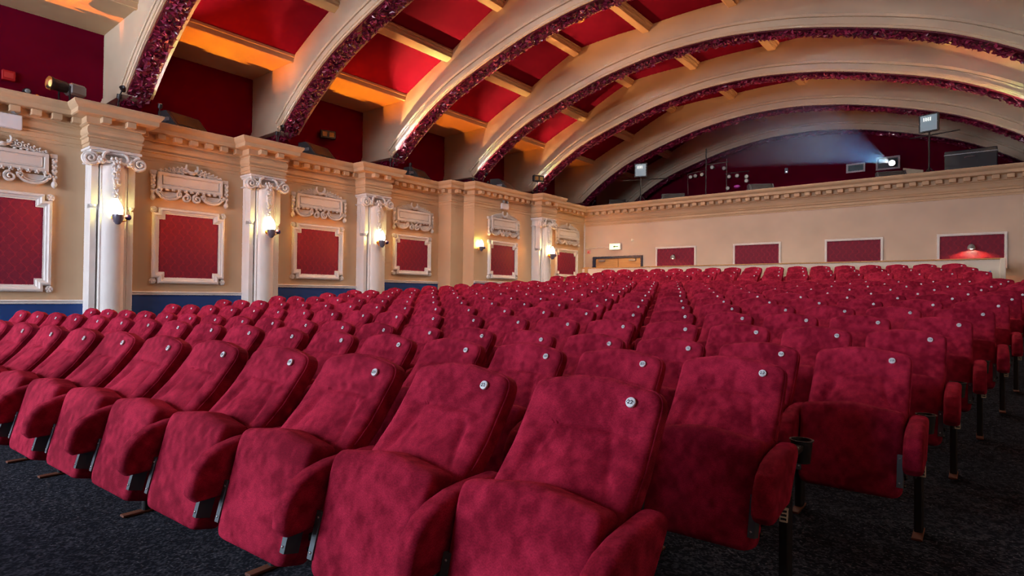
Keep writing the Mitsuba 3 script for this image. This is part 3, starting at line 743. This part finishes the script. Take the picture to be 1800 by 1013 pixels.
# black clip lamps on stems at the rib feet
stem = cat(tube([(0, 0, 0), (0, .01, .25), (.03, .04, .42), (.07, .05, .47)], .012, 6), bx(-.04, .04, -.04, .04, -.01, .01))
head = mv(lathe([(0, -.05), (.03, -.045), (.045, 0), (.048, .05), (.04, .05), (0, .0)], 12), (.09, .055, .48), rx=.5, ry=.9)
stD, hdD = shape(stem, 'black_metal'), shape(head, 'black_metal', smooth=40)
for k in range(6):
    t = thing('clip_lamp', f'black stem lamp on cornice by the {["first", "second", "third", "fourth", "fifth", "corner"][k]} rib foot', 'lamp', 'stem lamps on the cornice')
    tw = ROOM.translate([-12.18 if k < 3 else -11.9, YA[k] - .22, 4.39])
    put(t, 'stem', stD, tw); put(t, 'head', hdD, tw)
# stage monitors (wedge loudspeakers)
def wedge(label, p, rz, s=1.0, frame=ROOM):
    t = thing('wedge_speaker', label, 'speaker', 'black wedge loudspeakers')
    poly = Polygon([(-.22, 0), (.22, 0), (.22, .10), (-.02, .36), (-.22, .36)])
    b = extrude(poly, -.30, .30); b = (np.stack([b[0][:, 0], b[0][:, 2], b[0][:, 1]], 1), b[1])
    g = bx(-.15, .15, -.26, .26, -.008, .0)
    tw = frame.translate(p).rotate([0, 0, 1], rz).scale(s)
    put(t, 'cabinet', shape(b, 'dark_box'), tw)
    put(t, 'grille', shape(mv(g, (.105, 0, .235), ry=math.atan2(.26, .24)), 'black_metal'), tw)
    put(t, 'handle', shape(rbox(-.06, .06, -.31, -.30, .18, .24, .004), 'grey_metal'), tw)
wedge('black wedge loudspeaker on the ledge right of the first rib foot', (-12.6, 4.86, LZ), 15, 1.2)
wedge('black wedge loudspeaker on the ledge right of the second rib foot', (-12.55, 7.86, LZ), 15, 1.2)
wedge('black wedge loudspeaker on the ledge right of the third rib foot', (-12.55, 11.05, LZ), 15, 1.15)
wedge('black wedge loudspeaker on the ledge right of the fourth rib foot', (-12.1, 14.35, LZ), 15, 1.5)
# theatre lantern at the left
t = thing('theatre_lantern', 'black theatre lantern with grey tail on a yoke, on the ledge at left', 'stage light')
tw = ROOM.translate([-12.5, 2.82, LZ]).rotate([0, 0, 1], -75).scale(1.15)
put(t, 'barrel', shape(mv(axes(lathe([(0, -.16), (.07, -.16), (.085, -.10), (.085, .05), (.10, .06), (.10, .10), (.08, .10), (0, .04)], 16), 'zxy'), (.06, 0, .36)), 'black_metal', smooth=40), tw)
put(t, 'housing', shape(rbox(-.32, -.08, -.10, .10, .26, .44, .03), 'grey_metal'), tw)
put(t, 'lens', shape(blob((.12, 0, .36), (.03, .075, .075), 2), 'lamp_off', smooth=True), tw)
put(t, 'yoke', shape(cat(tube([(-.05, -.14, .36), (-.05, -.14, .10), (-.05, .14, .10), (-.05, .14, .36)], .013, 6), tube([(-.05, 0, .1), (-.05, 0, 0)], .018, 6)), 'black_metal'), tw)
put(t, 'floor_stand', shape(cat(tube([(-.2, -.1, .0), (-.05, 0, .06), (.12, .12, .0)], .012, 6), tube([(-.15, .15, .0), (-.05, 0, .06)], .012, 6)), 'grey_metal'), tw)
t = thing('fire_alarm', 'small red alarm box on the dark red wall at the left edge', 'alarm')
put(t, 'box', shape(rbox(-13.8, -13.72, 2.24, 2.43, 5.02, 5.20, .01), 'red_plastic'), ROOM)
put(t, 'cover', shape(rbox(-13.72, -13.71, 2.27, 2.40, 5.06, 5.16, .004), pr((.6, .05, .05), .4)), ROOM)
t = thing('small_fitting', 'small dark lamp fitting lying on the cornice left of the theatre lantern', 'lamp')
put(t, 'body', shape(mv(axes(lathe([(0, -.08), (.05, -.07), (.06, 0), (.05, .07), (0, .07)], 12), 'zxy'), (-12.4, 2.34, 4.53)), 'black_metal', smooth=40), ROOM)
put(t, 'stem', shape(tube([(-12.4, 2.34, 4.36), (-12.4, 2.34, 4.5)], .012, 6), 'black_metal'), ROOM)
put(t, 'lens', shape(blob((-12.33, 2.34, 4.53), (.015, .04, .04)), 'lamp_off', smooth=True), ROOM)
# emergency lights
def emergency(label, p, big=1.0):
    t = thing('emergency_light', label, 'emergency light', 'white emergency light units')
    tw = ROOM.translate(p).scale(big)
    put(t, 'box', shape(rbox(0, .09, -.19, .19, -.10, .10, .012), 'white_plastic'), tw)
    for s in (-1, 1):
        h = put(t, 'lamp_head', shape(mv(axes(lathe([(0, -.05), (.03, -.045), (.05, .01), (.052, .05), (.045, .05), (0, .03)], 14), 'zxy'), (.07, s * .10, .155), rz=s * .5), 'grey_metal', smooth=40), tw)
        put(h, 'lens', shape(mv(disc((.046, 0, 0), (1, 0, 0), .044), (.07, s * .10, .155), rz=s * .5), 'lamp_off'), tw)
emergency('white emergency light box with two lamp heads, cut by the left edge', (XL + .02, 2.02, 3.93), 1.15)
emergency('white emergency light box with two lamp heads above the panel right of the piers', (-11.27 + .02, 13.27, 3.88), .85)
# twin floods on the red wall
def twin(label, p, rz, post=0):
    t = thing('twin_floodlight', label, 'floodlight', 'black twin floodlights on the red wall')
    tw = ROOM.translate(p).rotate([0, 0, 1], rz)
    put(t, 'housing', shape(rbox(-.06, .06, -.20, .20, -.11, .11, .015), 'black_metal'), tw)
    put(t, 'bracket', shape(bx(-.18, -.05, -.02, .02, -.02, .02) if not post else tube([(-.05, 0, -.1), (-.08, 0, -.15), (-.08, 0, -post)], .016, 6), 'black_metal'), tw)
    for s in (-1, 1):
        put(t, 'lamp', shape(rbox(.058, .066, s * .09 - .06, s * .09 + .06, -.06, .06, .003), pr((.5, .32, .12), .25, metal=.6)), tw)
twin('black twin floodlight with amber lenses on the red wall beyond the second rib', (-13.62, 8.82, 5.44), -20)
twin('black twin floodlight with amber lenses by the foot of the fifth rib', (-11.95, 15.9, 5.22), -25, post=.85)

# ------------------------------------------------------------------ projection gallery
GZ = 4.37
def tripod(t, tw, h, spread=.35):
    put(t, 'pole', shape(tube([(0, 0, .05), (0, 0, h)], .022, 8), 'black_metal', smooth=40), tw)
    for k in range(3):
        a = k * 2 * PI / 3 + .5
        put(t, 'leg', shape(tube([(0, 0, .42), (spread * math.cos(a), spread * math.sin(a), .01)], .014, 6), 'black_metal'), tw)
def flood(label, p, h, rz, w=.42, bar=0.5, barz=-.28):
    t = thing('floodlight_stand', label, 'floodlight', 'floodlights on tripod stands')
    tw = ROOM.translate(p).rotate([0, 0, 1], rz)
    tripod(t, tw, h)
    put(t, 'crossbar', shape(tube([(-bar, 0, h + barz), (bar * 1.5, 0, h + barz)], .017, 6), 'black_metal'), tw)
    put(t, 'housing', shape(cat(rbox(-w / 2, w / 2, -.02, .10, h - .18, h + .27, .02), rbox(-w / 2 - .02, w / 2 + .02, -.05, -.02, h - .20, h + .29, .01)), 'black_metal'), tw)
    put(t, 'reflector', shape(bx(-w / 2 + .02, w / 2 - .02, -.058, -.05, h - .16, h + .25), 'lamp_off', emit=(.06, .11, .14), weight=.05), tw)
    l = put(t, 'lamp_tube', shape(cat(*[tube([(-w / 4 + .05 * k, -.065, h + .10), (-w / 4 + .05 * k, -.065, h + .19)], .012, 6) for k in range(4)]), 'lamp_white', emit=(.9, .9, .75), weight=.02), tw)
flood('large lit floodlight on a tall stand in the gallery, right of the projector port', (-1.30, 19.05, GZ), 1.55, -14, .42, .45)
flood('smaller grey floodlight on a tripod with T-bar at the left end of the gallery', (-9.45, 18.5, GZ), 1.22, 20, .40, .62)
# lighting rig
t = thing('lighting_rig', 'black lighting stands with cross bars carrying small spotlights in the gallery', 'lighting rig')
tw = ROOM.translate([-7.45, 19.3, GZ])
put(t, 'pole', shape(cat(tube([(0, 0, 0), (0, 0, 1.88)], .02, 8), tube([(.62, .2, 0), (.62, .2, 1.5)], .016, 8)), 'black_metal'), tw)
put(t, 'crossbar', shape(cat(tube([(-.66, 0, 1.10), (.05, 0, 1.16)], .016, 6), tube([(0, 0, 1.34), (.75, 0, 1.34)], .016, 6), tube([(.55, .2, 1.0), (1.35, .2, 1.0)], .016, 6)), 'black_metal'), tw)
put(t, 'drop_cable', shape(cat(tube([(-.64, 0, 1.1), (-.62, 0, .1)], .008, 5), tube([(1.3, .2, 1.0), (1.28, .2, .7)], .008, 5)), 'black_metal'), tw)
put(t, 'base', shape(cat(*[tube([(0, 0, .35), (.25 * math.cos(a), .25 * math.sin(a), 0)], .014, 6) for a in (.3, 2.4, 4.5)]), 'black_metal'), tw)
for (x, z, s) in [(-.52, .98, 1), (-.35, 1.0, 1), (-.12, 1.02, 1.2), (.22, 1.22, 1.25), (.55, 1.18, .9), (.72, .88, .9), (.98, .88, .8), (1.28, .82, .8), (1.28, .68, .7), (.68, .5, .9)]:
    k = put(t, 'par_can', shape(mv(axes(lathe([(0, .12), (.05, .11), (.06, .04), (.07, -.06), (.06, -.06), (0, -.03)], 12), 'xzy'), (x, .0 if x < .5 else .2, z), s=1.0), 'black_metal', smooth=40), tw)
    put(k, 'lens', shape(disc((x, (.0 if x < .5 else .2) - .058, z), (0, -1, 0), .056), 'lamp_off'), tw)
put(t, 'purple_lamp', shape(blob((.98, .15, .52), (.11, .06, .06), 1), pr((.25, .03, .25), .3), smooth=True), tw)
wedge('dark wedge loudspeaker on the gallery edge, left of the lighting rig', (-8.55, 19.15, GZ), -70, 1.3)
wedge('grey wedge loudspeaker on the gallery edge, centre', (-5.55, 18.9, GZ), -60, 1.2)
wedge('black wedge loudspeaker right under the projector port', (-2.15, 19.0, GZ), -75, 1.15)
wedge('dusty dark lantern case on the gallery at the corner by the sixth rib', (-10.4, 18.6, GZ), -60, 1.0)
t = thing('beige_monitor', 'small beige wedge-shaped box right of the projector glare', 'box')
put(t, 'case', shape(mv(extrude(Polygon([(-.24, 0), (.2, 0), (.24, .30), (-.24, .42)]), -.15, .15), (0, 0, 0)), 'beige_box'), ROOM.translate([-1.75, 20.3, GZ + .26]).rotate([1, 0, 0], 90))
put(t, 'shelf_block', shape(bx(-.3, .3, -.2, .2, 0, .26), 'dark_box'), ROOM.translate([-1.75, 20.3, GZ]))
t = thing('flight_case', 'long dark equipment case on the gallery at the right', 'case')
tw = ROOM.translate([-.45, 20.0, GZ])
put(t, 'body', shape(rbox(-.56, .56, -.25, .25, .05, .92, .02), 'dark_box'), tw)
put(t, 'lid', shape(rbox(-.57, .57, -.26, .26, .80, .83, .005), 'grey_metal'), tw)
put(t, 'handle', shape(tube([(-.12, -.25, .70), (-.1, -.29, .715), (.1, -.29, .715), (.12, -.25, .70)], .012, 6), 'bright_steel'), tw)
for x in (-.5, .5): put(t, 'foot', shape(rbox(x - .05, x + .05, -.2, .2, 0, .06, .01), 'black_metal'), tw)
# projector ports in the gallery's back wall
for k, (x0, x1, z0, z1) in enumerate(((-4.0, -3.42, 5.70, 6.02), (-3.10, -2.40, 5.68, 6.12))):
    t = thing('projection_port', ['white framed port window left of the projector glare', 'white framed port window holding the blinding projector lens'][k], 'port window', 'projection port windows')
    c, h = (x0 + x1) / 2, (x1 - x0) / 2
    R90 = ROOM.translate([c, YBACK, 0]).rotate([0, 0, 1], -90)
    put(t, 'frame', shape(rect_frame(h, z0, z1, [(0, 0), (0, .04), (.05, .04), (.06, .02), (.06, 0)]), 'white_plastic'), R90)
    put(t, 'glass', shape(bx(0.004, .010, -h + .04, h - .04, z0 + .04, z1 - .04), pr((.10, .20, .24), .08, spec=.9)), R90)
t = thing('wall_socket', 'tiny indicator fitting on the gallery back wall left of the ports', 'socket')
put(t, 'plate', shape(rbox(-6.05, -5.93, YBACK - .03, YBACK, 5.95, 6.15, .005), pr((.2, .25, .3), .5)), ROOM)
put(t, 'indicator', shape(blob((-5.98, YBACK - .04, 6.0), (.02, .02, .02)), 'lamp_white', emit=(3, 3.2, 3.5), weight=.01), ROOM)
LENS = np.array([-2.62, YBACK - .10, 5.86])
t = thing('projector', 'projector lens shining white through the right-hand port', 'projector')
put(t, 'lens_barrel', shape(mv(axes(lathe([(.10, .09), (.115, .09), (.115, -.05), (.10, -.05)], 18), 'xzy'), LENS), 'black_metal', smooth=40), ROOM)
put(t, 'lit_lens', shape(disc(LENS + [0, -.055, 0], (0, -1, 0), .095, 20), 'lamp_white', emit=(600, 640, 700), weight=.02), ROOM)

# ------------------------------------------------------------------ downlights in the vault
dlt = cat(lathe([(.13, 0), (.17, -.02), (.19, 0), (.19, .03), (.13, .03)], 22), lathe([(.13, 0), (.10, .06), (.09, .10)], 22))
dlD = shape(dlt, 'brass', smooth=40); dlE = shape(disc((0, 0, .06), (0, 0, -1), .088, 20), 'lamp_white', emit=(38, 22, 9), weight=.05)
for k, (x, y) in enumerate([(-7.78, 11.86), (-3.55, 14.9), (-3.75, 11.6), (-7.45, 8.6), (-3.75, 8.6), (-7.45, 5.4), (-3.75, 5.4), (-7.45, 14.9), (-7.45, 17.3), (-3.75, 17.3), (-.9, 14.6)]):
    z = 7.955 if x < -1 else 7.3
    if k < 2:
        t = thing('downlight', ['lit recessed downlight in the red coffer near the top centre', 'recessed lamp glowing behind the fourth rib at upper right'][k], 'ceiling light', 'recessed ceiling downlights')
        put(t, 'trim_ring', dlD, ROOM.translate([x, y, z])); put(t, 'lamp', dlE, ROOM.translate([x, y, z]))
    spotlight(f'light_down_{k}', (x, y, z - .08), (x, y, 0), [c * (1.6 if y > 14 else (.8 if y > 6 else .45)) for c in DOWNLIGHT], 75, 50)

# ------------------------------------------------------------------ the lit screen on the stage behind the camera
t = thing('cinema_screen', 'white cinema screen lit by the projector on the stage', 'screen')
put(t, 'fabric', shape((np.array([[-11.6, -7.9, 1.2], [-3.8, -7.9, 1.2], [-3.8, -7.9, 5.7], [-11.6, -7.9, 5.7]]), np.array([[0, 2, 1], [0, 3, 2]])), 'screen_white', emit=SCREEN_L, weight=23), ROOM)

# ------------------------------------------------------------------ the projector's beam in the haze
A0 = LENS + [0, -.08, 0]
scr = np.array([[-11.6, -7.7, 0.9], [-3.2, -7.7, 0.9], [-3.2, -7.7, 5.7], [-11.6, -7.7, 5.7]])
near = A0 + (scr - A0) * .004; END = .36
bv = np.vstack([near, A0 + (scr - A0) * END]); bf = np.array([[0, 3, 2, 1], [4, 5, 6, 7], [0, 1, 5, 4], [1, 2, 6, 5], [2, 3, 7, 6], [3, 0, 4, 7]])
bm = trimesh.Trimesh(*cat((bv, bf)), process=False); bm.fix_normals()
t = thing('projector_beam', 'bluish hazy light beam fanning from the projector across the gallery', 'light beam')
lo, hi = bm.bounds - [[.02], [-.02]]
gx, gy, gz = [np.linspace(lo[i], hi[i], n) for i, n in ((0, 40), (1, 110), (2, 32))]
Z, Y, X = np.meshgrid(gz, gy, gx, indexing='ij')
dist = np.sqrt((X - LENS[0]) ** 2 + (Y - LENS[1]) ** 2 + (Z - LENS[2]) ** 2)
dens = np.clip(1.35 / (dist + .1) ** 1.2, 0, 1.8) * np.clip((dist.max() * .93 - dist) / 3.0, 0, 1)      # the haze is thickest at the warm projector
key = put(t, 'haze', {**mikit.ply((np.array(bm.vertices), np.array(bm.faces))), 'bsdf': {'type': 'null'},
    'interior': {'type': 'heterogeneous', 'albedo': rgb(.42, .66, .98), 'phase': {'type': 'hg', 'g': 0.4},
                 'sigma_t': {'type': 'gridvolume', 'grid': mi.VolumeGrid(dens[..., None].astype(np.float32)), 'to_world': ROOM.translate(list(lo)).scale(list(hi - lo))}}}, ROOM)
mid = scr.mean(0)
spotlight('light_projector', tuple(A0 + (mid - A0) * .003), tuple(mid), BEAM, 8.6, 8.0, w=20)

# ------------------------------------------------------------------ seats
SP = np.array([(-.268, .53), (-.236, .56), (-.192, .60), (-.122, .67), (-.062, .75), (-.018, .808), (-.002, .842), (.006, .885)])
SL = np.concatenate([[0], np.cumsum(np.linalg.norm(np.diff(SP, axis=0), axis=1))])
LT = SL[-1]
def spine(l):
    e = .004
    w, z = np.interp(l, SL, SP[:, 0]), np.interp(l, SL, SP[:, 1])
    lo, hi = np.clip(l - .03, 0, LT), np.clip(l + .03, 0, LT)
    tw = np.interp(hi, SL, SP[:, 0]) - np.interp(lo, SL, SP[:, 0]); tz = np.interp(hi, SL, SP[:, 1]) - np.interp(lo, SL, SP[:, 1])
    L = np.hypot(tw, tz)
    return w, z, tw / L, tz / L
def back_place(u, l, h):
    w, z, tw, tz = spine(l)
    return np.stack([u, w + (-tz) * h, z + tw * h], 1)
def back_outline(step):
    o = round_poly([(-.224, 0), (.224, 0), (.227, .14), (.226, LT - .030), (.0, LT + .010), (-.226, LT - .030), (-.227, .14)], [.03, .03, .1, .045, .25, .045, .1], 6)
    return densify(o, step)
lneck = float(np.interp(.735, SP[:, 1], SL))
def back_relief(u, l):
    t = (l - lneck - .02 + .10 * (np.abs(u) / .2) ** 2 * .25) / .016
    crease = -.011 * np.exp(-t * t) * np.clip(1 - (np.abs(u) / .19) ** 4, 0, 1)
    dart = -.009 * np.exp(-((np.abs(u) - (.105 + .25 * (lneck - l))) / .016) ** 2) * np.clip((lneck + .01 - l) / .05, 0, 1) * np.clip((l - .02) / .1, 0, 1)
    head = .012 * np.exp(-((l - (lneck + .12)) / .07) ** 2) * np.clip(1 - (u / .2) ** 2, 0, 1)
    lum = .016 * np.exp(-((l - (lneck - .16)) / .10) ** 2) * np.clip(1 - (u / .12) ** 2, 0, 1)
    side = .012 * np.exp(-((np.abs(u) - .17) / .04) ** 2) * (l < lneck) * np.clip((lneck - l) / .08, 0, 1)
    return 1.45 * (crease + dart) + head + 1.2 * lum + side
PB, PT = np.array([-.474, .225]), np.array([-.368, .635])
PL = np.linalg.norm(PT - PB); PD = (PT - PB) / PL; PN = np.array([-PD[1], PD[0]])
def pan_place(u, l, h):
    bend = .5 * np.clip(l - (PL - .10), 0, 1) ** 2 * 4          # the front edge rolls back
    p = PB + np.outer(l, PD) + np.outer(h - bend, PN)
    return np.stack([u, p[:, 0], p[:, 1]], 1)
def pan_outline(step):
    o = round_poly([(-.216, .0), (.216, .0), (.226, .10), (.227, PL - .02), (0, PL + .012), (-.227, PL - .02), (-.226, .10)], [.05, .05, .1, .035, .3, .035, .1], 6)
    return densify(o, step)
def arm_place(x0):
    def f(w, z, h): return np.stack([x0 + h + .039, w, z - .008], 1)
    return f
ARMO = [(-.272, .372), (-.205, .46), (-.122, .560), (-.150, .582), (-.30, .583), (-.367, .578), (-.44, .560), (-.497, .530), (-.533, .485), (-.549, .44), (-.553, .395), (-.53, .368)]
def arm_outline(step):
    o = round_poly(ARMO[::-1], [.02, .05, .02, .02, .03, .03, .03, .025, .02, .02, .015, .01][::-1], 3)
    return densify(o, step)
LOD = [dict(step=.018, rb=16, rp=6, ra=4), dict(step=.04, rb=8, rp=3, ra=2), dict(step=.09, rb=4, rp=2, ra=2)]
SEAT = []
for q in LOD:
    bo, po, ao = back_outline(q['step']), pan_outline(q['step']), arm_outline(q['step'])
    bm_ = pillow(bo, .085, .022, q['rb'], back_place, back_relief, c=(0, LT * .52))
    pm = pillow(po, .118, .026, q['rp'], pan_place, bulge=.012, c=(0, PL * .5))
    d = dict(back=shape(bm_, 'velvet', smooth=48), pan=shape(pm, 'velvet', smooth=48))
    for nm, x in (('armL', -.27), ('armR', .27)):
        am = pillow(ao, .078, .028, q['ra'], arm_place(x), c=(-.34, .46))
        d[nm] = shape(am, 'velvet', smooth=48)
    SEAT.append(d)
def seam_mesh():
    o = back_outline(.02); c = np.array([0, LT * .52])
    keep = o[(o[:, 1] > .06)]
    k = int(np.argmax(np.linalg.norm(np.diff(keep, axis=0), axis=1))) + 1
    keep = np.vstack([keep[k:], keep[:k]]) if k < len(keep) else keep
    p = back_place(keep[:, 0], keep[:, 1], np.full(len(keep), -.020))
    return tube(p, .0042, 5)
SEAM = shape(seam_mesh(), 'velvet', smooth=60)
bw, bz, btw, btz = [float(x) for x in spine(np.array(np.interp(.82, SP[:, 1], SL)))]
def badge_frame(m, h):
    """x along the row, y up the cushion, z out of it -> seat space, at the badge."""
    v, f = cat(m)
    out = np.stack([.14 + v[:, 0], bw + btw * v[:, 1] - btz * (v[:, 2] + h), bz + btz * v[:, 1] + btw * (v[:, 2] + h)], 1)
    return out, f
BH = .012; BOFF = .14
disc = badge_frame(lathe([(0.0, .0035), (.0135, .0035), (.0155, .002), (.016, -.004)], 20), BH)
disc_lo = badge_frame(lathe([(0.0, .0035), (.0145, .003), (.016, -.004)], 8), BH)
BADGE = shape(disc, 'badge_grey', smooth=40); BADGE_LO = shape(disc_lo, 'badge_grey')
NUM = {}
def numeral(n):
    if n not in NUM:
        v, f = cat(meshkit.text_mesh(str(n), .0115, .0006, bold=True))
        v = v - [(v[:, 0].min() + v[:, 0].max()) / 2, .00575, 0]
        v[:, 2] += .0036
        w = v[:, 0].max()
        dash = [bx(s * (w + .0022) - .0013, s * (w + .0022) + .0013, -.0008, .0008, .0036, .0042) for s in (-1, 1)]
        NUM[n] = shape(badge_frame(cat((v, f), *dash), BH), 'ink')
    return NUM[n]
def bracket_mesh(s):
    x0, x1 = sorted((s * .203, s * .226))
    pts = []
    def seg(l0, l1, h0, h1, xa, xb):
        v, f = bx(xa, xb, l0, l1, h0, h1)
        p = PB + np.outer(v[:, 1], PD) + np.outer(v[:, 2], PN)
        return np.stack([v[:, 0], p[:, 0], p[:, 1]], 1), f
    return cat(seg(.055, .205, -.004, .007, x0, x1), seg(.055, .205, -.05, .007, *sorted((s * .221, s * .2275))))
def bolt_mesh(s):
    out = []
    for l in (.075, .185):
        p = PB + l * PD + .008 * PN
        out.append(blob((s * .214, p[0], p[1]), (.0045, .003, .0045)))
    return cat(*out)
BR = [shape(bracket_mesh(s), 'steel_blue') for s in (-1, 1)]; BO = [shape(bolt_mesh(s), 'bright_steel', smooth=True) for s in (-1, 1)]
HINGE = [shape(cat(tube([(s * .222, -.37, .305), (s * (.228 if s > 0 else .253), -.36, .305)], .014, 8), tube([(s * .222, -.375, .265), (s * (.228 if s > 0 else .253), -.365, .265)], .008, 6)), 'black_metal', smooth=40) for s in (-1, 1)]
def legm(x): return cat(rbox(x - .018, x + .018, -.215, -.14, .0, .372, .006), rbox(x - .006, x + .006, -.42, -.10, .32, .372, .003))
LEG = [shape(legm(x), 'black_metal') for x in (-.27, .27)]
def footm_(x): return rbox(x - .022, x + .022, -.31, -.12, 0.0, .012, .003)
FOOT = [shape(footm_(x), 'rust_strip') for x in (-.27, .27)]
HOLD = shape(mv(lathe([(.030, -.09), (.034, -.09), (.043, .0), (.048, .002), (.048, .006), (.040, .006), (.031, -.085), (0, -.088)], 20), (.285, .03, .548)), 'black_metal', smooth=40)
HOLDARM = shape(rbox(.265, .30, -.13, .0, .515, .54, .004), 'black_metal')
ENDP = shape(mv(bx(-.014, .014, -.004, .004, -.025, .028), (.292, -.31, .335), rx=-.25), 'cream_board')
ENDL = shape(cat(*[mv(bx(-.010, .010, -.006, -.0045, z - .004, z + .004), (.292, -.31, .335), rx=-.25) for z in (-.014, 0, .014)]), 'ink')
def ordi(n):
    w = ['first', 'second', 'third', 'fourth', 'fifth', 'sixth', 'seventh', 'eighth', 'ninth', 'tenth', 'eleventh', 'twelfth', 'thirteenth', 'fourteenth', 'fifteenth', 'sixteenth', 'seventeenth', 'eighteenth', 'nineteenth', 'twentieth', 'twenty-first']
    return w[n]
endnum = [22, 22] + [23] * 11
def seat(x, y, z, ang, n, row, back):
    face = 0.0 if back else math.radians([2.8, 2.0, 0.6][min(row, 2)])       # the chairs at this end turn in towards the stage
    xc, yc = x - n * PITCH * math.cos(ang) - BOFF * math.cos(face), y + n * PITCH * math.sin(ang) - BOFF * math.sin(face)
    tw = T().translate([xc, yc, z]).rotate([0, 0, 1], math.degrees(face))
    lo = 0 if row <= 1 else (0 if row == 2 and n < 9 else (1 if row <= 5 else 2))
    if back: lo = 2
    num = None if back else endnum[row] - n
    if back:
        lbl = f'red velvet chair, {ordi(n)} from right in {["front", "middle", "rearmost"][row]} row of raised rear block'
    elif n == 0:
        lbl = f'red velvet tip-up chair at the right aisle end of the {["front", "second", "third", "fourth", "fifth", "sixth", "seventh", "eighth", "ninth", "tenth", "eleventh", "twelfth", "thirteenth"][row]} row' + (f', number {num}' if row < 5 else '')
    else:
        lbl = f'red velvet tip-up chair, {ordi(n)} from the right aisle in the {["front", "second", "third", "fourth", "fifth", "sixth", "seventh", "eighth", "ninth", "tenth", "eleventh", "twelfth", "thirteenth"][row]} row'
    t = thing('cinema_chair', lbl, 'chair', 'red velvet cinema chairs')
    S = SEAT[lo]
    put(t, 'backrest', S['back'], tw); put(t, 'seat_pan', S['pan'], tw); put(t, 'armrest', S['armL'], tw)
    if n == 0: put(t, 'armrest', S['armR'], tw)
    b = put(t, 'number_badge', BADGE if lo == 0 or row < 5 else BADGE_LO, tw)
    if num and num > 0 and row < 6: put(b, 'numeral', numeral(num), tw)
    if row <= 3 and not back:
        put(t, 'seam', SEAM, tw)
    if not back and (row <= 1 or (n < 2 and row < 8)):
        for i in (0, 1):
            k = put(t, 'bracket', BR[i], tw); put(k, 'bolt', BO[i], tw)
            put(t, 'hinge', HINGE[i], tw)
    if back or (row == 0 and n in (0, 2, 4, 6, 7, 9, 11)) or (row and n < 1):
        put(t, 'leg', LEG[0], tw); put(t, 'foot_strip', FOOT[0], tw)
    if n == 0 and not back:
        put(t, 'leg', LEG[1], tw); put(t, 'foot_strip', FOOT[1], tw)
        if not back:
            if row: put(t, 'cup_holder', HOLD, tw)
            k = put(t, 'row_marker', ENDP, tw); put(k, 'lettering', ENDL, tw)
            if row: put(t, 'cup_holder_arm', HOLDARM, tw)
for r, (x, y, z, n) in enumerate(ROWS):
    for k in range(n): seat(x, y, z, ANG, k, r, False)
for r, (x, y, z, n) in enumerate(BACK):
    for k in range(n): seat(x, y, z, ANGB, k, r, True)
